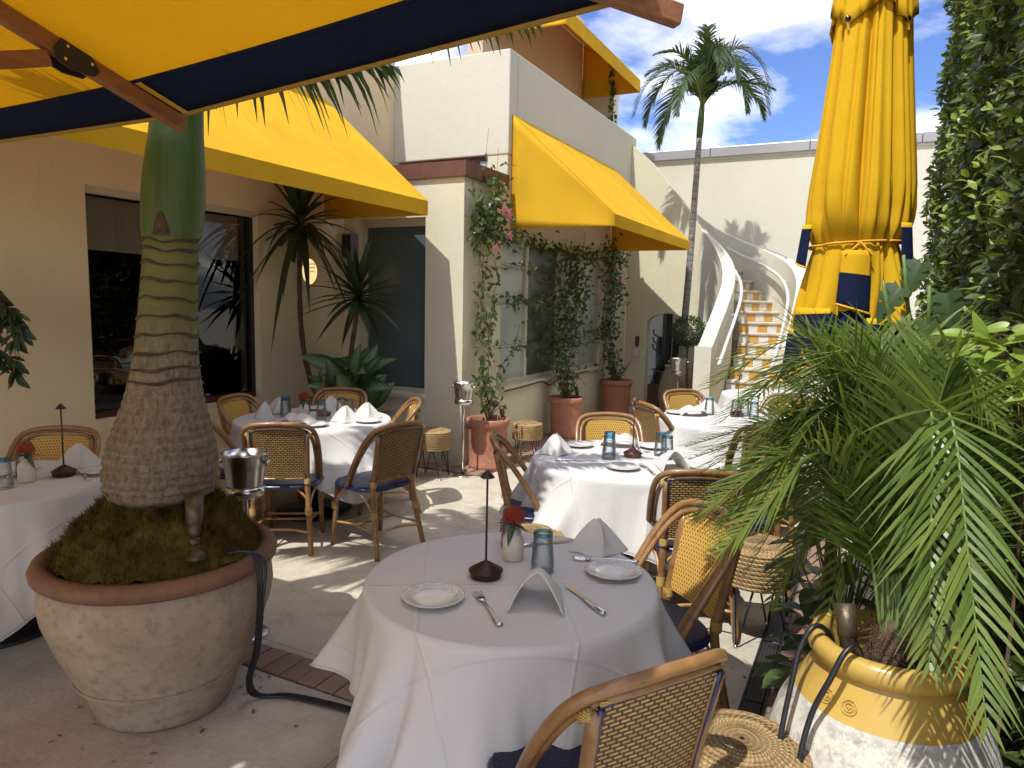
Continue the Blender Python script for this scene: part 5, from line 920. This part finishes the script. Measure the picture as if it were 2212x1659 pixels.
for k in range(3): o_=.012*k; c_.tube(smooth_path([(-2.26+o_,1.86,.68),(-2.15+o_,1.92,.71),(-2.085+o_,1.95+o_,.665),(-2.075+o_,1.95,.50),(-2.11+o_,1.96,.30),(-2.20+o_,2.0,.12),(-2.22+o_,2.05+o_,.02),(-2.10,2.12+o_,.012),(-1.85,2.16+o_,.012),(-1.55,2.2,.012)],6),.006,6)
tag(c_.build('cable','black_rubber',None,True),'black cables hanging over the clay planter rim onto the bricks','cable')
c_=MB(); c_.tube(smooth_path([(-.02,2.25,.67),(-.05,2.18,.765),(-.085,2.14,.79),(-.115,2.11,.735),(-.13,2.07,.64),(-.145,2.02,.5),(-.145,1.97,.36),(-.135,1.94,.12),(-.13,1.92,.012)],6),.008,8); c_.tube(smooth_path([(.06,2.13,.67),(.03,2.07,.785),(.0,2.035,.78),(-.03,2.01,.71),(-.07,2.0,.60),(-.09,1.96,.48),(-.09,1.935,.34),(-.08,1.92,.12),(-.075,1.91,.012)],6),.008,8)
tag(c_.build('cable','black_rubber',None,True),'pair of black cables draped over the yellow collared jar','cable')
# ------------------------------------------------------------------ ribbed white planter with yuccas and aglaonema
YP=(-4.55,5.50)
yp=tag(empty('planter',(YP[0],YP[1],0)),'white ribbed planter behind the window table','planter'); prof=[(.20,0)]
for k in range(11): z=.02+k*.05; r=.23+.07*math.sin(PI*(k+1.5)/14); prof+= [(r-.012,z),(r,z+.025)]
MB().lathe(prof+[(.262,.58),(.255,.595),(.24,.59),(.235,.53)],56).build('body','white_pot',yp,True); MB().lathe([(.002,.54),(.24,.535)],24,cap0=False).build('soil','soil',yp,True)
def yucca(base,pts,lb,n,L,spread,drp=.3):
    y=tag(empty('yucca_tree',base),lb,'yucca'); P_=smooth_path(pts,6); MB().tube(P_,[.030-.010*i/len(P_)+.003*math.sin(i*2.2) for i in range(len(P_))],10).build('trunk','yucca_bark',y,True); top=np.array(P_[-1])
    for i in range(n):
        t=i/n; az=i*2.399; el=1.25-2.2*t*spread; d=np.array([math.cos(az)*math.cos(el),math.sin(az)*math.cos(el),math.sin(el)]); l=L*random.uniform(.8,1.15); side=np.cross(d,(0,0,1.)); side/=np.linalg.norm(side)+1e-6; b=top+np.array([0,0,.10*(1-t)-.02]); m_=MB(); V=[];F=[]; up_=np.cross(side,d); dr=drp*(t**.5)*random.uniform(.5,1.6)
        for k in range(8):
            x=k/7; c=b+d*l*x+np.array([0,0,-1.])*l*dr*x*x*max(.2,math.cos(el)); w=.027*(.5+.9*math.sin(PI*min(1,x*.8+.12)))*(1-x**3)+.0008
            V+=[tuple(c-side*w+up_*w*.35),tuple(c),tuple(c+side*w+up_*w*.35)]
            if k: q=3*(k-1); F+=[(q,q+1,q+4,q+3),(q+1,q+2,q+5,q+4)]
        m_.add(V,F); m_.build('leaf','yucca_leaf',y,True)
yucca((YP[0]-.10,YP[1]-.10,.53),[(0,0,0),(-.10,-.06,.15),(-.22,-.10,.35),(-.29,-.14,.8),(-.285,-.17,1.35),(-.25,-.18,1.82)],'taller yucca with drooping blades under the awning valance',46,.66,.85,.85)
yucca((YP[0]+.02,YP[1]+.05,.53),[(0,0,0),(-.02,.02,.3),(-.06,.02,.6),(.0,.02,.95),(.04,.0,1.15)],'shorter yucca with starburst blades in front of the teal glass',44,.58,.86)
ag=tag(empty('aglaonema_plant',(YP[0]+.10,YP[1]-.08,.53)),'patterned broad leaved aglaonema at the foot of the yuccas','plant')
for i in range(46):
    az=i*2.399; el=random.uniform(.1,1.15); r=random.uniform(.06,.24); d=np.array([math.cos(az)*math.cos(el),math.sin(az)*math.cos(el),math.sin(el)]); h=random.uniform(.12,.52); p=np.array([r*math.cos(az),r*math.sin(az),h]); big_leaf(p,d*np.array([1,1,.7])+np.array([random.uniform(-.2,.2),-.1,random.uniform(-.1,.35)]),(.3+random.uniform(-.4,.4),-.75,.6+random.uniform(-.3,.3)),random.uniform(.26,.34),random.uniform(.15,.20),'aglaonema_leaf',ag); MB().tube([(0,0,0),tuple(p*.6),tuple(p)],.005,5).build('stalk','stem_green',ag)
for i in range(7):
    az=-.9+i*.25; m_=MB(); d=np.array([math.cos(az),math.sin(az),.35]); big_leaf((.1*d[0],.1*d[1],.02),d,(0,0,1),.42,.05,'yucca_leaf',ag,name='blade')
# ------------------------------------------------------------------ wall lamp, speaker, box
wl=tag(empty('wall_lamp',(XL,5.55,1.955)),'lit oval bulkhead lamp on the shaded wall behind the yucca','lamp')
e=MB(); e.lathe([(.15,0),(.15,.04),(.13,.052)],36,cap0=False); e.xf(lambda v:(v[2],v[0]*.82,v[1])); e.build('housing','white_plastic',wl,True); e=MB(); e.lathe([(.129,.045),(.11,.068),(.06,.083),(.002,.088)],36,cap0=False); e.xf(lambda v:(v[2],v[0]*.82,v[1])); e.build('diffuser','lamp_glow',wl,True)
for s in (-.35,.1,.5): e=MB(); e.tube([(.085*math.cos(a)+.012,(.098*math.sin(a))*.82*math.sqrt(1-s*s*.5),s*.09+.03*math.cos(a)) for a in np.linspace(-1.5,1.5,14)],.004,5); e.build('guard_bar','white_plastic',wl)
sp=tag(empty('wall_speaker',(-5.02,6.08,2.25)),'grey box speaker high in the corner under the awning','speaker'); bevel(MB().box((-.07,-.06,-.13),(.07,.055,.13)).build('cabinet','grey_plastic',sp),.012); MB().box((-.055,-.066,-.11),(.055,-.061,.11)).build('grille','black_metal',sp)
cm=tag(empty('conduit_coil',(-5.0,6.05,1.98)),'coiled white cable hanging below the corner speaker','cable'); MB().tube([(.05*math.cos(a)*(1+.05*math.sin(3*a)),.0,.05*math.sin(a)) for a in np.linspace(0,12.4,60)],.004,5).build('coil','white_plastic',cm)
bx=tag(empty('wall_box',(-3.42,YA-.001,.93)),'small white switch box with dark cap on the arch wall','box'); bevel(MB().box((-.05,-.07,-.09),(.06,0,.06)).build('case','white_plastic',bx),.006); bevel(MB().box((-.035,-.055,.08),(.03,0,.25)).build('cap','frame_maroon',bx),.02); MB().tube([(0,-.03,.05),(0,-.03,.09)],.02,10).build('neck','grey_plastic',bx)
for (x,y,z,lb) in ((-4.06,YB,.93,'lower'),(-4.06,YB,1.25,'upper')): tag(MB().tube([(x,y,z),(x,y-.05,z),(x,y-.055,z+.01)],.005,6).build('wall_hook','white_plastic'),lb+' small white hook beside the teal window','hook')
# ------------------------------------------------------------------ niche group: jar with palm, cactus, topiary
JR=(-2.62,10.85)
jj=tag(empty('planter',(JR[0],JR[1],0)),'ribbed tan storage jar holding the tall grey trunked palm','planter'); prof=[(.15,0)]
for k in range(15): z=.01+k*.048; r=.16+.105*math.sin(PI*(k+2.2)/18); prof+=[(r-.006,z),(r,z+.024)]
MB().lathe(prof+[(.17,.735),(.185,.75),(.185,.775),(.165,.78),(.15,.76)],48).build('body','jar_tan',jj,True); MB().lathe([(.002,.74),(.16,.735)],24,cap0=False).build('soil','soil',jj,True)
fp=tag(empty('palm_tree',(JR[0]+.08,JR[1],.74)),'tall palm with ringed grey trunk standing before the stair','palm')
P_=smooth_path([(0,0,0),(.005,0,.25),(.0,0,.6),(.03,0,1.4),(.06,0,2.4),(.085,0,3.4)],8); MB().tube(P_,[.13-.068*min(1,i/9)-.02*i/len(P_) for i in range(len(P_))],16).build('trunk','grey_trunk',fp,True); tp=np.array(P_[-1]); MB().tube([tp,tp+[.01,0,.25],tp+[.02,0,.5]],[.045,.05,.035],12).build('crownshaft','crownshaft',fp,True); tp=tp+np.array([.02,0,.45])
for k in range(17):
    az=k*2.399+.4; up_=random.uniform(.25,.75); L=random.uniform(.75,1.1); dp=random.uniform(.35,.95) if k%3 else .1; d=np.array([math.cos(az),math.sin(az),0]); m_=MB(); up_*=1.25; frond(m_,[tp,tp+d*.16*L+[0,0,up_*.6],tp+d*.48*L+[0,0,up_],tp+d*.85*L+[0,0,up_-.4*dp],tp+d*L+[0,0,up_-dp]],56,.44,.024,.42,50,.08,.45,4,.45,.012); m_.build('frond',['palm_leaf_dark','stem_green'],fp)
tz=tag(empty('topiary_tree',(-2.33,10.25,0)),'ball clipped topiary on a thin twisted stem before the grey palm trunk','topiary'); MB().tube(smooth_path([(0,0,.3),(.015,0,.6),(-.01,0,.9),(.0,0,1.2)],5),.018,8).build('stem','stem_brown',tz,True)
n=1900; d=rdir(n); r=.235*RNG.uniform(.55,1.04,n)**.5; B=d*r[:,None]*np.array([1,1,.9])+np.array([0,0,1.33]); L=RNG.uniform(.022,.04,n); leaf_obj('crown',B,d+rdir(n)*.7,d*.5+rdir(n)*.6+np.array([0,0,.5]),L,L*.6,'topiary_leaf',tz,.1); B=B[:260]*np.array([1.05,1.05,1]); MB().lathe([(.14,0),(.17,.15),(.18,.32),(.165,.33),(.15,.3)],32).build('pot','jar_tan',tz,True)
sh=MB(); 
for k in range(7): a=k*.9; sh.tube(smooth_path([(0,0,.28),(.06*math.cos(a),.06*math.sin(a),.5),(.16*math.cos(a),.12*math.sin(a),random.uniform(.6,.85))],4),.006,5)
sh.build('side_stems','stem_brown',tz)
ct=tag(empty('cactus',(-3.02,11.80,.62)),'dark columnar cactus standing in the arched niche','cactus')
def col(x,y,z0,z1,r,nm='column'): MB().lathe([(r*.8,z0),(r,z0+.1),(r,z1-.12),(r*.75,z1-.03),(r*.2,z1)],40,(x,y,0),rf=lambda a,z:1+.10*math.cos(8*a)).build(nm,'cactus',ct,True)
col(-.02,0,0,1.25,.075); col(-.14,.02,0,.55,.06); col(.12,.05,.05,.58,.05); col(-.10,-.02,-.02,.25,.08)
for k in range(3): MB().tube(smooth_path([(-.17,0,.30+.12*k),(-.24,0,.34+.12*k),(-.26,0,.42+.12*k)],3),.014,6).build('arm','cactus',ct,True)
cbx=tag(empty('bamboo_box',(-3.08,11.78,0)),'slatted bamboo box lined with black plastic in the niche','box'); bevel(MB().box((-.20,-.19,0),(.22,.2,.38)).build('case','bamboo',cbx),.008); lin=MB(); lin.lathe([(.19,.381),(.215,.42),(.205,.52),(.21,.60),(.18,.62),(.16,.58)],28,rf=lambda a,z:1+.05*math.sin(7*a+z*30)+.03*math.sin(15*a)); lin.build('liner','bin_bag',cbx,True); MB().lathe([(.002,.595),(.17,.59)],20,cap0=False).build('soil','soil',cbx)
ic=tag(empty('iron_chair',(-2.28,11.0,0)),'old scrolled iron garden chair half hidden behind the topiary','chair')
for s in (-1,1):
    for yy in (0,.3): MB().tube([(s*.16,yy,0),(s*.16,yy,.45)],.009,6).build('leg','stem_brown',ic)
MB().bbox((-.18,-.02,.44),(.18,.32,.46),.006).build('seat','stem_brown',ic); MB().tube([(.16*math.cos(a),.31,.62+.2*math.sin(a)) for a in np.linspace(0,2*PI,30)[:-1]],.009,6,closed=True).build('back_ring','stem_brown',ic,True); MB().tube([(.09*math.cos(a),.31,.62+.11*math.sin(a)) for a in np.linspace(0,2*PI,26)[:-1]],.007,6,closed=True).build('back_scroll','stem_brown',ic,True)
# terrace plants over the parapet and ivy on the pavilion end
for i,(x,y,lb) in enumerate(((-4.45,7.75,'leafy terrace plant peeping over the near parapet corner'),(-4.4,8.6,'leafy terrace plant behind the parapet further along'))):
    t=tag(empty('terrace_plant',(x,y,3.42)),lb,'plant')
    for k in range(16): az=k*2.4; el=random.uniform(.5,1.2); d=np.array([math.cos(az)*math.cos(el),math.sin(az)*math.cos(el),math.sin(el)]); big_leaf(d*.42+np.array([0,0,.42]),d,(-d[0],-d[1],.6),.28,.09,'monstera_leaf',t); MB().tube([(0,0,0),tuple(d*.45+np.array([0,0,.35]))],.008,5).build('stalk','stem_green',t)
    MB().lathe([(.14,0),(.18,.3),(.19,.34),(.15,.33)],24).build('pot','terracotta',t,True)
iv=tag(empty('ivy',(-4.28,12.2,3.6)),'thin ivy trailing down the far pavilion corner','ivy'); n=160; B=np.stack([RNG.normal(0,.03,n),RNG.normal(-.03,.02,n),RNG.uniform(.9,2.3,n)],1); L=RNG.uniform(.04,.08,n); leaf_obj('foliage',B,rdir(n)+np.array([0,-.3,-.4]),rdir(n)*.4+np.array([0,-1,.3]),L,L*.7,'vine_leaf',iv); MB().tube([(0,-.01,0),(.01,-.012,1.),(0,-.01,2.2)],.006,5).build('stem','stem_brown',iv)
# ------------------------------------------------------------------ dining room behind the big window
table((-6.25,3.75,.012),'dim dining table seen through the big dark window',.45); cloth((-6.25,3.75,.012),'pale cloth glimpsed through the big dark window',.45,.72,.3,77); 
place(CH,(-5.85,3.35,.012),.9,'cane chair glimpsed inside the dark window behind the palm trunk','chair','chairs inside the dining room')
place(CH,(-5.95,4.1,.012),2.2,'dark chair back glimpsed inside the window left of the palm trunk','chair','chairs inside the dining room')
nap('peak',(-6.3,3.6,.76),.3,'napkin glimpsed on the table inside the dark window'); glass((-6.12,3.8,.76),'tumbler glimpsed on the table inside the dark window')

# ------------------------------------------------------------------ litter blown round the pots and along the drain
n=150; B=[]
for k in range(n):
    c=random.choice(((-2.55,1.88,.34,.12),(-2.55,1.88,.4,.3),(-.3,3.2,.25,.8),(-3.3,6.2,.4,.5),(-1.9,2.2,.5,.15),(-2.6,3.2,1.0,.6),(-1.6,1.4,.8,.4))); a=random.uniform(0,2*PI); r=c[2]*random.uniform(.75,1.2); B.append((c[0]+r*math.cos(a)*1.0,c[1]+(r*math.sin(a) if c[2]<.45 and c[3]<.35 else random.gauss(0,c[3])),.006))
L=RNG.uniform(.008,.032,n); tag(leaf_obj('leaf_litter',B,rdir(n)*np.array([1,1,.06]),rdir(n)*.25+np.array([0,0,1]),L,L*RNG.uniform(.25,.6,n),'stem_brown',None,.1),'dry leaf bits scattered on the concrete round the pots','litter',kind='stuff')
